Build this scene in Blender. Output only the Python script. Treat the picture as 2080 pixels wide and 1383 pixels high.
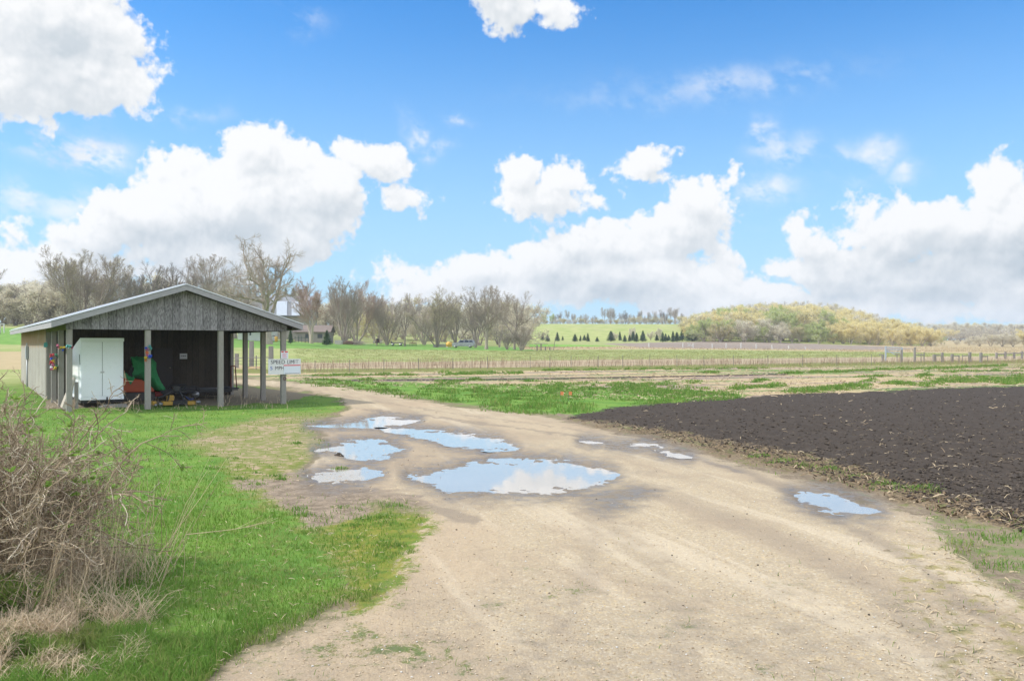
import bpy, math, random
import numpy as np
from mathutils import Vector, Matrix
for o in list(bpy.data.objects): bpy.data.objects.remove(o)
S = bpy.context.scene
COL = S.collection
R = math.radians
# ------------------------------------------------------------------ camera
F, CX, HY, EYE = 1750.0, 1040.0, 702.0, 1.75      # focal length, axis and horizon in photo pixels, eye height
cd = bpy.data.cameras.new('camera'); cam = bpy.data.objects.new('camera', cd); COL.objects.link(cam)
cam.location = (0, 0, EYE); cam.rotation_euler = (R(90), 0, 0)
cd.sensor_width = 36; cd.lens = 36*F/2080; cd.shift_y = (HY-691.5)/2080
cd.clip_start = 0.1; cd.clip_end = 12000
S.camera = cam
# ------------------------------------------------------------------ light
SUN_AZ, SUN_EL = -98.0, 47.0                      # degrees clockwise from the view direction, height
sl = bpy.data.lights.new('sun', 'SUN'); sl.energy = 3.0; sl.angle = R(2.5); sl.color = (1, .955, .88)
so = bpy.data.objects.new('sun', sl); COL.objects.link(so)
sv = Vector((math.sin(R(SUN_AZ))*math.cos(R(SUN_EL)), math.cos(R(SUN_AZ))*math.cos(R(SUN_EL)), math.sin(R(SUN_EL))))
so.rotation_euler = sv.to_track_quat('Z', 'Y').to_euler(); so.location = (-30, 0, 40)
S.view_settings.view_transform = 'Standard'; S.view_settings.look = 'None'; S.view_settings.gamma = 1
S.view_settings.exposure = 0.67
S.cycles.use_denoising = True
S.cycles.max_bounces = 6; S.cycles.transparent_max_bounces = 6; S.cycles.volume_bounces = 0
# ------------------------------------------------------------------ node helper
class NT:
    def __init__(s, tree): s.t = tree; s.N = tree.nodes; s.L = tree.links
    def n(s, typ, ins=None, **kw):
        x = s.N.new(typ)
        for k, v in kw.items(): setattr(x, k, v)
        for k, v in (ins or {}).items(): s.set(x.inputs[k], v)
        return x
    def set(s, sock, v):
        if hasattr(v, 'is_output') or isinstance(v, bpy.types.NodeSocket): s.L.new(v, sock)
        elif isinstance(v, bpy.types.Node): s.L.new(v.outputs[0], sock)
        else:
            if isinstance(v, (tuple, list)) and len(v) == 3 and sock.type == 'RGBA': v = (*v, 1)
            sock.default_value = v
    def m(s, op, a, b=None, c=None, clamp=False):
        x = s.N.new('ShaderNodeMath'); x.operation = op; x.use_clamp = clamp
        for i, v in enumerate((a, b, c)):
            if v is not None: s.set(x.inputs[i], v)
        return x.outputs[0]
    def v(s, op, a, b=None, out=0):
        x = s.N.new('ShaderNodeVectorMath'); x.operation = op
        s.set(x.inputs[0], a)
        if b is not None:
            if op == 'SCALE': s.set(x.inputs[3], b)
            else: s.set(x.inputs[1], b)
        return x.outputs[out]
    def mix(s, f, a, b, bt='MIX'):
        x = s.N.new('ShaderNodeMix'); x.data_type = 'RGBA'; x.blend_type = bt; x.clamp_factor = True
        s.set(x.inputs[0], f); s.set(x.inputs[6], a); s.set(x.inputs[7], b); return x.outputs[2]
    def noise(s, vec, scale, detail=3, rough=.55, out=0, dist=0, dim='3D'):
        x = s.N.new('ShaderNodeTexNoise'); x.noise_dimensions = dim
        if vec is not None: s.set(x.inputs['Vector'], vec)
        x.inputs['Scale'].default_value = scale; x.inputs['Detail'].default_value = detail
        x.inputs['Roughness'].default_value = rough; x.inputs['Distortion'].default_value = dist
        return x.outputs[out]
    def voro(s, vec, scale, feature='F1', out=0, rnd=1):
        x = s.N.new('ShaderNodeTexVoronoi'); x.feature = feature
        if vec is not None: s.set(x.inputs['Vector'], vec)
        x.inputs['Scale'].default_value = scale; x.inputs['Randomness'].default_value = rnd
        return x.outputs[out]
    def ss(s, x, lo, hi):          # smoothstep to 0..1
        r = s.N.new('ShaderNodeMapRange'); r.interpolation_type = 'SMOOTHSTEP'
        s.set(r.inputs[0], x); s.set(r.inputs[1], lo); s.set(r.inputs[2], hi); r.inputs[3].default_value = 0; r.inputs[4].default_value = 1
        return r.outputs[0]
    def lin(s, x, lo, hi, a=0, b=1):
        r = s.N.new('ShaderNodeMapRange'); s.set(r.inputs[0], x)
        for i, q in zip((1, 2, 3, 4), (lo, hi, a, b)): s.set(r.inputs[i], q)
        return r.outputs[0]
    def xyz(s, vec): return s.n('ShaderNodeSeparateXYZ', {0: vec}).outputs
    def comb(s, x, y, z=0.0): return s.n('ShaderNodeCombineXYZ', {0: x, 1: y, 2: z}).outputs[0]
    def attr(s, name): return s.n('ShaderNodeAttribute', attribute_name=name).outputs['Fac']
# ------------------------------------------------------------------ sky
SKY = 0.125
W = bpy.data.worlds.new('World'); S.world = W; W.use_nodes = True
wt = NT(W.node_tree); W.node_tree.nodes.clear()
sky = wt.n('ShaderNodeTexSky', sky_type='NISHITA', sun_disc=False, sun_elevation=R(SUN_EL), sun_rotation=R(SUN_AZ),
           altitude=200, air_density=1.0, dust_density=0.6, ozone_density=2.5)
gen = wt.n('ShaderNodeTexCoord').outputs['Generated']
dx, dy, dz = wt.xyz(gen)
az = wt.m('ARCTAN2', dx, dy); el = wt.m('ARCSINE', dz)
def ang(px, py):
    a = math.atan((px-CX)/F); return a, math.atan((HY-py)/math.hypot(F, px-CX))
# cumulus heaps: (x, y, half width, half height, weight) in the photo's angular scale
CL = [(120,55,175,115,1),(60,160,130,92,1),(175,160,135,82,1),(262,158,58,40,1),(40,60,60,60,1),(540,325,105,75,1),(600,330,90,55,1),(380,355,105,62,1),
 (330,390,90,60,1),(470,405,210,105,1),(300,440,180,75,1),(650,405,120,95,1),(760,328,84,54,1),(720,360,60,40,0.9),(800,375,52,40,0.6),
 (830,412,70,30,0.85),(600,490,120,62,1),(200,470,90,55,0.9),(420,510,200,70,1),(640,450,90,70,1),(110,545,190,65,0.8),(10,450,45,60,0.75),
 (40,560,90,55,0.9),(1055,362,52,46,1),(1145,372,62,48,1),(1095,412,115,40,1),(1195,420,42,30,0.7),(1020,420,40,30,0.7),(1312,335,62,44,1),
 (1345,368,50,28,0.7),(1272,355,36,30,0.7),(1430,425,80,66,1),(1480,440,42,52,1),(1385,480,130,62,1),(1250,510,115,58,1),(1160,515,110,50,1),
 (1090,555,140,60,1),(950,555,82,50,1),(865,580,52,34,1),(805,575,42,36,1),(1300,575,260,65,1),(1494,372,26,58,0.85),(1010,600,260,42,1),
 (2020,385,75,74,1),(2070,480,120,115,1),(1950,470,110,64,1),(1850,460,112,72,1),(1760,425,64,50,0.7),(1660,492,64,58,1),(1720,545,145,60,1),
 (1900,565,210,60,1),(1640,450,30,26,0.7),(1500,605,260,44,1),(1800,622,320,40,1),(2060,600,150,60,1),(1030,8,72,42,1),(1112,20,56,26,0.8),
 (1000,-40,90,50,1),(-330,330,200,120,1),(-500,520,260,90,1),(-120,610,200,45,0.9),(2400,420,220,130,1),(2750,560,300,90,1),(700,-420,420,120,1),
 (1700,-520,420,140,1),(-300,-250,300,110,1),(2500,-200,320,110,1)]
CL += [(1068, 4, 90, 38, 1), (1110, 14, 62, 36, 1)]
# thin shreds and veils of cloud
WISP = [(20,415,50,33.6,0.75),(115,425,50,30,0.75),(1605,312,60,26.4,0.75),(1575,290,27.5,36,0.75),(1582,390,52.5,26.4,0.75),(1760,330,52.5,26.4,0.75),
 (1550,405,37.5,26.4,0.75),(635,38,52.5,21.6,0.34),(838,270,22.5,28.8,0.75),(870,305,32.5,16.8,0.75),(940,248,27.5,14.4,0.75),(385,238,62.5,16.8,0.34),
 (1500,172,212.5,31.2,0.34),(1620,170,75,19.2,0.34),(1850,358,30,16.8,0.75),(150,305,80,34,1.1),(65,308,60,22,0.8),(195,318,44,26,0.9),
 (110,325,50,20,0.8),(1450,178,120,34,0.45),(1560,165,150,26,0.4),(1250,200,160,20,0.18)]
# ------------------------------------------------------------------ numpy noise
def _h(ix, iy, seed):
    n = (ix.astype(np.int64)*374761393 + iy.astype(np.int64)*668265263 + seed*1442695041) & 0x7fffffff
    n = ((n ^ (n >> 13))*1274126177) & 0x7fffffff
    n = ((n ^ (n >> 15))*805459861) & 0x7fffffff
    return ((n ^ (n >> 12)) & 0xffffff).astype(np.float32)/np.float32(0xffffff)
def vn(x, y, seed=0):
    """smooth value noise, -1..1"""
    x0 = np.floor(x); y0 = np.floor(y); fx = (x-x0).astype(np.float32); fy = (y-y0).astype(np.float32)
    fx = fx*fx*fx*(fx*(fx*6-15)+10); fy = fy*fy*fy*(fy*(fy*6-15)+10)
    a, b, c, d = _h(x0, y0, seed), _h(x0+1, y0, seed), _h(x0, y0+1, seed), _h(x0+1, y0+1, seed)
    return ((a+(b-a)*fx)*(1-fy)+(c+(d-c)*fx)*fy)*2-1
def fbm(x, y, oct=4, seed=0, gain=.5):
    s = 0; a = 1; t = 0
    for k in range(oct):
        c, q = math.cos(.7*k+.3), math.sin(.7*k+.3); f = 2.03**k
        s = s+a*vn((x*c-y*q)*f+17.3*k, (x*q+y*c)*f-9.1*k, seed+k*7); t += a; a *= gain
    return s/t
def worley(x, y, seed=0):
    """distance to the nearest scattered point"""
    x0 = np.floor(x); y0 = np.floor(y); best = np.full(x.shape, 9., np.float32)
    for i in (-1, 0, 1):
        for j in (-1, 0, 1):
            cx = x0+i; cy = y0+j
            best = np.minimum(best, (cx+_h(cx, cy, seed)-x)**2+(cy+_h(cx, cy, seed+5)-y)**2)
    return np.sqrt(best)
def sstep(x, a, b):
    t = np.clip((x-a)/(b-a), 0, 1); return t*t*(3-2*t)
AZM, ELM, SW, SH = .92, .66, 2400, 860               # the part of the sky worked out in detail
def density(A, E):
    """cloud density over directions: the heaps above, with billows worked into their edges"""
    qa = A+.022*fbm(A*10, E*10, 5, 1)+.006*fbm(A*50, E*50, 4, 2); qe = E+.020*fbm(A*10, E*10, 5, 3)+.006*fbm(A*50, E*50, 4, 4)
    acc = np.full(A.shape, -1.2, np.float32); k = .12
    for (x, y, rx, ry, wgt) in CL:
        a, e = ang(x, y); sx, sy = rx/F*math.cos(a)**1.2, ry/F*math.cos(a)
        c0, c1 = np.searchsorted(AX, [a-3*sx-.1, a+3*sx+.1]); r0, r1 = np.searchsorted(EX, [e-3*sy-.1, e+3*sy+.1])
        if c1 <= c0 or r1 <= r0: continue
        u = (slice(r0, r1), slice(c0, c1))
        q = (1-np.sqrt(((qa[u]-a)/sx)**2+((qe[u]-e)/sy)**2))*(wgt*min(sx, sy*1.6)*13)-((1-wgt)*.16 if wgt < 1 else 0)
        h = np.maximum(k-np.abs(acc[u]-q), 0)/k
        acc[u] = np.maximum(acc[u], q)+h*h*h*k/6
    b1 = .5-worley(qa*26, qe*26, 11); b2 = .5-worley(qa*68, qe*68, 12); b3 = .5-worley(qa*150, qe*150, 13)
    return acc+b1*.17+b2*.10+b3*.07+fbm(A*64, E*64, 5, 6, .6)*.22
AX = np.linspace(-AZM, AZM, SW, dtype=np.float32); EX = np.linspace(-.04, ELM, SH, dtype=np.float32)
A_, E_ = np.meshgrid(AX, EX)
D_ = density(A_, E_)
al_ = sstep(D_, -.01, .17)
# light through the heap: add up what lies between each spot and the sun (up and to the left)
th_ = np.zeros_like(D_); step = 7
for i in range(1, 15):
    r, c = int(i*step*.95), int(i*step*.45)
    sh_ = np.zeros_like(D_); sh_[:-r, c:] = np.clip(D_[r:, :-c], 0, .9)
    th_ += sh_*.93**i
lit_ = np.exp(-th_*.34)
loc_ = 1.2*(D_-np.roll(np.roll(D_, -9, 0), 5, 1))+.7*(D_-np.roll(np.roll(D_, -24, 0), 12, 1))
GREY = [(1255,592,120,30,.8),(1150,585,150,24,.5),(1690,545,120,30,.75),(1900,560,170,42,.85),(2060,520,90,60,.9),(1800,600,190,26,.7),(2000,610,160,22,.6),(1330,478,130,16,.5),(480,500,150,36,.45),(420,470,120,22,.35),(120,130,70,40,.2),(700,430,60,30,.2),(1080,600,160,26,.5),(250,540,160,40,.4),(1150,425,60,16,.25)]
base_ = np.zeros_like(D_); wob = .012*fbm(A_*14, E_*22, 4, 41)
for (x, y, rx, ry, q) in GREY:
    a, e = ang(x, y); base_ = np.maximum(base_, q*np.exp(-(((A_-a+wob)*F/rx)**2+((E_-e+wob)*F/ry)**2)*.9))
shd_ = np.clip(.60+.42*lit_+.50*np.clip(loc_, -.5, .5)+.22*fbm(A_*9, E_*20, 5, 31)-.38*base_*(1+.5*fbm(A_*22, E_*40, 4, 43)), 0, 1)
wsp = np.zeros_like(D_); wa, we_ = A_+.030*fbm(A_*16, E_*16, 5, 51, .6), E_+.024*fbm(A_*16, E_*16, 5, 52, .6)
for (x, y, rx, ry, q) in WISP:
    a, e = ang(x, y); wsp = np.maximum(wsp, q*np.exp(-(((wa-a)*F/rx)**2+((we_-e)*F/ry)**2)*1.3))
wsp *= sstep(fbm(A_*30+E_*14, E_*44, 5, 53, .62), -.45, .35)
al_ = np.maximum(al_, np.clip(wsp, 0, .9)); shd_ = np.maximum(shd_, .82*np.clip(wsp*2, 0, 1))
edge = sstep(np.abs(A_), AZM, AZM-.06)*sstep(E_, ELM, ELM-.05)
px_ = np.zeros((SH, SW, 4), np.float32); px_[..., 0] = shd_; px_[..., 1] = al_*edge; px_[..., 3] = 1
im = bpy.data.images.new('cloud_field', SW, SH, float_buffer=True); im.colorspace_settings.name = 'Non-Color'
im.pixels.foreach_set(px_.ravel()); im.update()
del th_, sh_, loc_
P0 = wt.comb(az, el)
uv = wt.comb(wt.lin(az, -AZM, AZM), wt.lin(el, -.04, ELM))
tex = wt.n('ShaderNodeTexImage', {'Vector': uv}, image=im, interpolation='Linear', extension='CLIP')
tr, tg, tb = wt.n('ShaderNodeSeparateColor', {0: tex.outputs[0]}).outputs
far = wt.noise(wt.v('MULTIPLY', gen, (1, 1, 1.7)), 3.0, 5, .55)     # heaps filling the unseen rest of the sky, thickened to whiten the ambient light
outside = wt.m('MAXIMUM', wt.ss(wt.m('ABSOLUTE', az), .84, .95), wt.ss(el, .58, .7))
falpha = wt.m('MULTIPLY', wt.ss(far, .40, .54), outside)
alpha = wt.m('MAXIMUM', tg, falpha)
shade = wt.m('MAXIMUM', tr, wt.m('MULTIPLY', falpha, .85))
CLOUD_LIT, CLOUD_DARK = (5.0, 5.03, 5.07), (2.2, 2.65, 3.05)
ccol = wt.mix(shade, CLOUD_DARK, CLOUD_LIT)
ccol = wt.v('SCALE', ccol, wt.m('ADD', 1.0, wt.m('MULTIPLY', outside, 1.3)))     # unseen heaps outside the view made brighter, to lift the light in shade
skyc = wt.mix(1.0, sky.outputs[0], (.21, .70, 1.06), 'MULTIPLY')
hz = wt.m('MULTIPLY', wt.ss(el, .42, .0), .80)      # milky air low in the sky
skyc = wt.mix(hz, skyc, (2.75, 4.05, 5.0))
wcol = wt.mix(alpha, skyc, ccol)
bg = wt.n('ShaderNodeBackground', {'Color': wcol, 'Strength': SKY})
W.cycles.sampling_method = 'MANUAL'; W.cycles.sample_map_resolution = 512
wo = wt.n('ShaderNodeOutputWorld', {'Surface': bg.outputs[0]})
# ------------------------------------------------------------------ object helpers
rng = np.random.default_rng(7); random.seed(7)
def tag(o, label=None, cat=None, group=None, kind=None):
    if label: o['label'] = label
    if cat: o['category'] = cat
    if group: o['group'] = group
    if kind: o['kind'] = kind
    return o
def empty(name, loc=(0, 0, 0), rz=0.0, parent=None):
    o = bpy.data.objects.new(name, None); COL.objects.link(o); o.location = loc; o.rotation_euler = (0, 0, rz)
    o.empty_display_size = .2
    if parent: o.parent = parent
    return o
def link(name, me, parent=None):
    o = bpy.data.objects.new(name, me); COL.objects.link(o)
    if parent: o.parent = parent
    return o
def npmesh(name, V, faces, mats=(), mi=None, smooth=False, attrs=None):
    """mesh from numpy: V (n,3), faces = list of (m,k) index arrays"""
    V = np.ascontiguousarray(V, np.float32); faces = [np.asarray(f, np.int32) for f in faces if len(f)]
    me = bpy.data.meshes.new(name); me.vertices.add(len(V)); me.vertices.foreach_set('co', V.ravel())
    loops = np.concatenate([f.ravel() for f in faces]); tot = np.concatenate([np.full(len(f), f.shape[1], np.int32) for f in faces])
    st = np.concatenate([[0], np.cumsum(tot)[:-1]]).astype(np.int32)
    me.loops.add(len(loops)); me.loops.foreach_set('vertex_index', loops)
    me.polygons.add(len(tot)); me.polygons.foreach_set('loop_start', st); me.polygons.foreach_set('loop_total', tot)
    for m in mats: me.materials.append(m)
    if mi is not None: me.polygons.foreach_set('material_index', np.asarray(mi, np.int32))
    me.polygons.foreach_set('use_smooth', np.full(len(tot), smooth, bool))
    for k, a in (attrs or {}).items():
        at = me.attributes.new(k, 'FLOAT', 'POINT'); at.data.foreach_set('value', np.asarray(a, np.float32))
    me.update(calc_edges=True); return me
class MB:
    """collects solid shapes and links them as ONE mesh object"""
    def __init__(s): s.V = []; s.F = []; s.M = []
    def add(s, V, Fs, mi=0):
        b = len(s.V); s.V += [tuple(v) for v in V]; s.F += [tuple(i+b for i in f) for f in Fs]; s.M += [mi]*len(Fs); return s
    def box(s, x0, x1, y0, y1, z0, z1, mi=0, mat=None):
        V = [Vector((x, y, z)) for z in (z0, z1) for y in (y0, y1) for x in (x0, x1)]
        if mat: V = [mat @ v for v in V]
        return s.add(V, [(0, 2, 3, 1), (4, 5, 7, 6), (0, 1, 5, 4), (2, 6, 7, 3), (0, 4, 6, 2), (1, 3, 7, 5)], mi)
    def beam(s, a, b, w, h, mi=0, up=(0, 0, 1)):
        a, b = Vector(a), Vector(b); d = (b-a).normalized(); sd = d.cross(Vector(up))
        if sd.length < 1e-4: sd = d.cross(Vector((1, 0, 0)))
        sd.normalize(); u = sd.cross(d)
        V = [p+sd*(w/2*i)+u*(h/2*j) for p in (a, b) for i, j in ((-1, -1), (1, -1), (1, 1), (-1, 1))]
        return s.add(V, [(3, 2, 1, 0), (4, 5, 6, 7), (0, 1, 5, 4), (1, 2, 6, 5), (2, 3, 7, 6), (3, 0, 4, 7)], mi)
    def tube(s, pts, r, n=8, mi=0, cap=True):
        pts = [Vector(p) for p in pts]; rs = r if isinstance(r, (list, tuple)) else [r]*len(pts)
        V = []; u = None
        for i, p in enumerate(pts):
            t = (pts[min(i+1, len(pts)-1)]-pts[max(i-1, 0)]).normalized()
            if u is None: u = t.cross(Vector((0, 0, 1)) if abs(t.z) < .9 else Vector((1, 0, 0)))
            else: u = u-t*u.dot(t)
            u.normalize(); w = t.cross(u)
            V += [p+(u*math.cos(2*math.pi*k/n)+w*math.sin(2*math.pi*k/n))*rs[i] for k in range(n)]
        Fs = [(i*n+k, i*n+(k+1) % n, (i+1)*n+(k+1) % n, (i+1)*n+k) for i in range(len(pts)-1) for k in range(n)]
        if cap: Fs += [tuple(range(n))[::-1], tuple((len(pts)-1)*n+k for k in range(n))]
        return s.add(V, Fs, mi)
    def cyl(s, a, b, r0, r1=None, n=16, mi=0): return s.tube([a, b], [r0, r0 if r1 is None else r1], n, mi)
    def lathe(s, c, axis, prof, n=24, mi=0):
        """rings (distance along axis, radius) round c"""
        c = Vector(c); t = Vector(axis).normalized(); return s.tube([c+t*q for q, _ in prof], [max(r, 1e-4) for _, r in prof], n, mi)
    def prism(s, poly, y0, y1, mi=0, ax='y', mat=None):
        """outline (x, z) carried from y0 to y1"""
        n = len(poly)
        f = (lambda a, b, t: Vector((a, t, b))) if ax == 'y' else ((lambda a, b, t: Vector((t, a, b))) if ax == 'x' else (lambda a, b, t: Vector((a, b, t))))
        V = [f(a, b, y0) for a, b in poly]+[f(a, b, y1) for a, b in poly]
        if mat: V = [mat @ v for v in V]
        return s.add(V, [tuple(range(n)), tuple(range(2*n-1, n-1, -1))]+[(i, i+n, (i+1) % n+n, (i+1) % n) for i in range(n)], mi)
    def mesh(s, name, mats, smooth=False):
        me = bpy.data.meshes.new(name); me.from_pydata(s.V, [], s.F)
        for m in (mats if isinstance(mats, (list, tuple)) else [mats]): me.materials.append(m)
        me.polygons.foreach_set('material_index', s.M); me.polygons.foreach_set('use_smooth', [smooth]*len(s.M))
        import bmesh
        bm = bmesh.new(); bm.from_mesh(me); bmesh.ops.recalc_face_normals(bm, faces=bm.faces); bm.to_mesh(me); bm.free()
        return me
    def build(s, name, mats, parent=None, smooth=False, bevel=0):
        o = link(name, s.mesh(name, mats, smooth), parent)
        if bevel:
            b = o.modifiers.new('soft_edge', 'BEVEL'); b.width = bevel; b.segments = 2; b.limit_method = 'ANGLE'
        return o
def copy_tree(o, parent=None):
    c = o.copy(); COL.objects.link(c); c.parent = parent
    for ch in list(o.children): copy_tree(ch, c)
    return c
# ------------------------------------------------------------------ plain materials
def mat(name): 
    m = bpy.data.materials.new(name); m.use_nodes = True; m.node_tree.nodes.clear(); return m, NT(m.node_tree)
def out(t, sh): t.n('ShaderNodeOutputMaterial', {'Surface': sh})
def bsdf(t, col, rough=.8, metal=0.0, normal=None, spec=.3, **kw):
    d = {'Base Color': col, 'Roughness': rough, 'Metallic': metal, 'Specular IOR Level': spec}; d.update(kw)
    if normal is not None: d['Normal'] = normal
    return t.n('ShaderNodeBsdfPrincipled', d).outputs[0]
def bump(t, h, st=.5, dist=.02): return t.n('ShaderNodeBump', {'Height': h, 'Strength': st, 'Distance': dist}).outputs[0]
def worn(name, c, rough=.6, metal=0.0, var=.25, scale=6, dirt=(.12, .1, .08), damt=.25, spec=.4, bst=.15):
    """a painted or plain surface with blotches, dirt and slight unevenness"""
    m, t = mat(name); p = t.n('ShaderNodeTexCoord').outputs['Object']
    n1 = t.noise(p, scale, 5, .6); n2 = t.noise(p, scale*4.3, 4, .65)
    c2 = tuple(x*(1-var) for x in c); cc = t.mix(n1, c2, tuple(min(1, x*(1+var*.6)) for x in c))
    cc = t.mix(t.m('MULTIPLY', t.ss(n2, .55, .75), damt), cc, dirt)
    out(t, bsdf(t, cc, t.lin(n2, .3, .7, max(rough-.1, .05), min(rough+.12, 1)), metal, bump(t, n2, bst, .01), spec)); return m
def wood(name, c0, c1, axis='z', board=.2, groove=True, grain=1.0, stain=None, rough=.85):
    """weathered boards; board = width between grooves"""
    m, t = mat(name); p = t.n('ShaderNodeTexCoord').outputs['Object']
    x, y, z = t.xyz(p)
    along, across, oth = {'z': (z, x, y), 'x': (x, z, y), 'y': (y, z, x)}[axis]
    across2 = t.m('ADD', across, oth) if axis == 'z' else across
    idx = t.m('FLOOR', t.m('DIVIDE', across2, board)); fr = t.m('FRACT', t.m('DIVIDE', across2, board))
    per = t.n('ShaderNodeTexWhiteNoise', {'W': idx}, noise_dimensions='1D').outputs['Value']
    q = t.comb(t.m('ADD', t.m('MULTIPLY', across2, 7.0), t.m('MULTIPLY', per, 31)), t.m('ADD', t.m('MULTIPLY', along, 1.1), t.m('MULTIPLY', per, 17)), t.m('MULTIPLY', oth, .5))
    warp = t.noise(q, .9, 3, .5)
    ring = t.m('FRACT', t.m('MULTIPLY', warp, 13.0)); ring = t.m('ABSOLUTE', t.m('SUBTRACT', ring, .5))
    fib = t.noise(t.comb(t.m('MULTIPLY', across2, 90), t.m('MULTIPLY', along, 3), 0.0), 1, 4, .6)
    bl = t.noise(p, 1.3, 4, .6)
    f = t.m('ADD', t.m('MULTIPLY', t.ss(ring, .05, .42), .5*grain), t.m('MULTIPLY', fib, .5))
    f = t.m('ADD', f, t.m('MULTIPLY', t.m('SUBTRACT', per, .5), .35)); f = t.m('ADD', f, t.m('MULTIPLY', t.m('SUBTRACT', bl, .5), .6), clamp=True)
    c = t.mix(f, c0, c1)
    h = fib
    if groove:
        g = t.m('ABSOLUTE', t.m('SUBTRACT', fr, .5)); gm = t.ss(g, .46, .49)
        c = t.mix(t.m('MULTIPLY', gm, .8), c, (.02, .018, .016)); h = t.m('SUBTRACT', h, t.m('MULTIPLY', gm, 3))
    if stain: c = stain(t, c, x, y, z, bl)
    out(t, bsdf(t, c, rough, 0, bump(t, h, .35, .01), .2)); return m
# ------------------------------------------------------------------ the lie of the land
PROF = [(-700, [(30, 0), (45, .8), (70, 2.2), (120, 5), (200, 8), (400, 11), (1500, 14)]),
 (50, [(25, 0), (45, .4), (70, 1.5), (120, 4.1), (200, 7), (400, 10), (1500, 13)]),
 (330, [(30, 0), (50, .2), (80, 1.1), (130, 3.1), (200, 5.2), (400, 10), (1500, 14)]),
 (550, [(40, 0), (60, .2), (100, 1.2), (130, 2.0), (160, 2.6), (250, 5), (400, 11), (1500, 15)]),
 (800, [(40, 0), (60, .2), (110, .9), (170, 1.65), (230, 3), (330, 7), (450, 15), (1500, 20)]),
 (1000, [(40, 0), (60, .2), (110, .7), (165, 1.28), (230, 2.2), (330, 5), (440, 14), (1500, 18)]),
 (1100, [(40, 0), (60, .2), (110, .5), (170, .9), (250, 2.2), (325, 4.3), (375, 9), (425, 13.3), (500, 14.2), (1500, 14)]),
 (1390, [(40, 0), (60, .15), (110, .45), (170, .85), (250, 2.1), (325, 4.1), (375, 8.8), (425, 13), (500, 14.2), (1500, 14)]),
 (1500, [(40, 0), (60, .15), (110, .4), (170, .8), (230, 1.6), (300, 3.3), (420, 13), (520, 15), (1500, 10)]),
 (1640, [(40, 0), (60, .1), (110, .35), (170, .6), (230, 1.3), (300, 2.6), (430, 14), (520, 17), (1500, 10)]),
 (1850, [(40, 0), (60, .1), (110, .3), (170, .5), (230, .9), (300, 1.8), (420, 4), (600, 5.5), (1500, 9)]),
 (2080, [(40, 0), (60, .1), (110, .25), (200, .55), (300, 1.4), (500, 4.5), (700, 7), (1500, 16)]),
 (3200, [(40, 0), (60, .1), (110, .25), (200, .55), (300, 1.4), (500, 4.5), (700, 7), (1500, 16)])]
_U = np.array([p[0] for p in PROF], float)
_DD = np.concatenate([[0], np.geomspace(8, 4000, 400)])
_T = []
for _, pr in PROF:
    d = [0]+[q[0] for q in pr]; z = [0]+[q[1] for q in pr]
    _T.append(sum(np.interp(_DD*k, d, z) for k in (.88, .94, 1, 1.06, 1.12))/5)
_T = np.array(_T)
def ground_z(X, Y):
    X = np.asarray(X, float); Y = np.asarray(Y, float)
    r = np.hypot(X, Y); a = np.clip(np.arctan2(X, Y), -.95, .95); u = CX+F*np.tan(a); D = r*np.cos(a)
    u = np.clip(u, _U[0], _U[-1]); k = np.clip(np.searchsorted(_U, u)-1, 0, len(_U)-2)
    t = (u-_U[k])/(_U[k+1]-_U[k]); t = t*t*(3-2*t)
    g = np.interp(D, _DD, np.arange(len(_DD))); i = np.clip(g.astype(int), 0, len(_DD)-2); f = g-i
    z0 = _T[k, i]*(1-f)+_T[k, i+1]*f; z1 = _T[k+1, i]*(1-f)+_T[k+1, i+1]*f
    return z0*(1-t)+z1*t
def gz(x, y): return float(ground_z(x, y))
_MD = np.geomspace(2.5, 1500, 3000)
def hit(px, py):
    """where the line of sight through a photo pixel meets the land"""
    X = (px-CX)/F*_MD; zr = EYE-(py-HY)/F*_MD; b = np.nonzero(zr <= ground_z(X, _MD))[0]
    D = _MD[b[0]] if len(b) else 1500.
    return (px-CX)/F*D, D
def at(px, D):
    """the land at a photo column and a distance"""
    x = (px-CX)/F*D; return Vector((x, D, gz(x, D)))
def height_for(ytop, px, D): return EYE+(HY-ytop)/F*D-gz((px-CX)/F*D, D)
def to_px(X, Y, Z):
    Yc = np.maximum(Y, .6); return CX+F*X/Yc, HY+F*(EYE-Z)/Yc
def polysd(px, py, poly, margin=60):
    """signed distance in photo pixels, negative inside, to an outline laid on the land"""
    P = np.array(poly, float); o = np.full(px.shape, float(margin))
    sel = (px > P[:, 0].min()-margin) & (px < P[:, 0].max()+margin) & (py > P[:, 1].min()-margin) & (py < P[:, 1].max()+margin)
    x, y = px[sel], py[sel]; d = np.full(x.shape, 1e9); ins = np.zeros(x.shape, bool)
    for i in range(len(P)):
        ax, ay = P[i]; bx, by = P[(i+1) % len(P)]; ex, ey = bx-ax, by-ay
        t = np.clip(((x-ax)*ex+(y-ay)*ey)/(ex*ex+ey*ey+1e-12), 0, 1)
        d = np.minimum(d, (x-ax-t*ex)**2+(y-ay-t*ey)**2)
        c = (ay > y) != (by > y); ins ^= c & (x < ex*(y-ay)/(ey if ey else 1e-12)+ax)
    d = np.sqrt(d); o[sel] = np.where(ins, -d, d); return np.minimum(o, margin)
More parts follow.
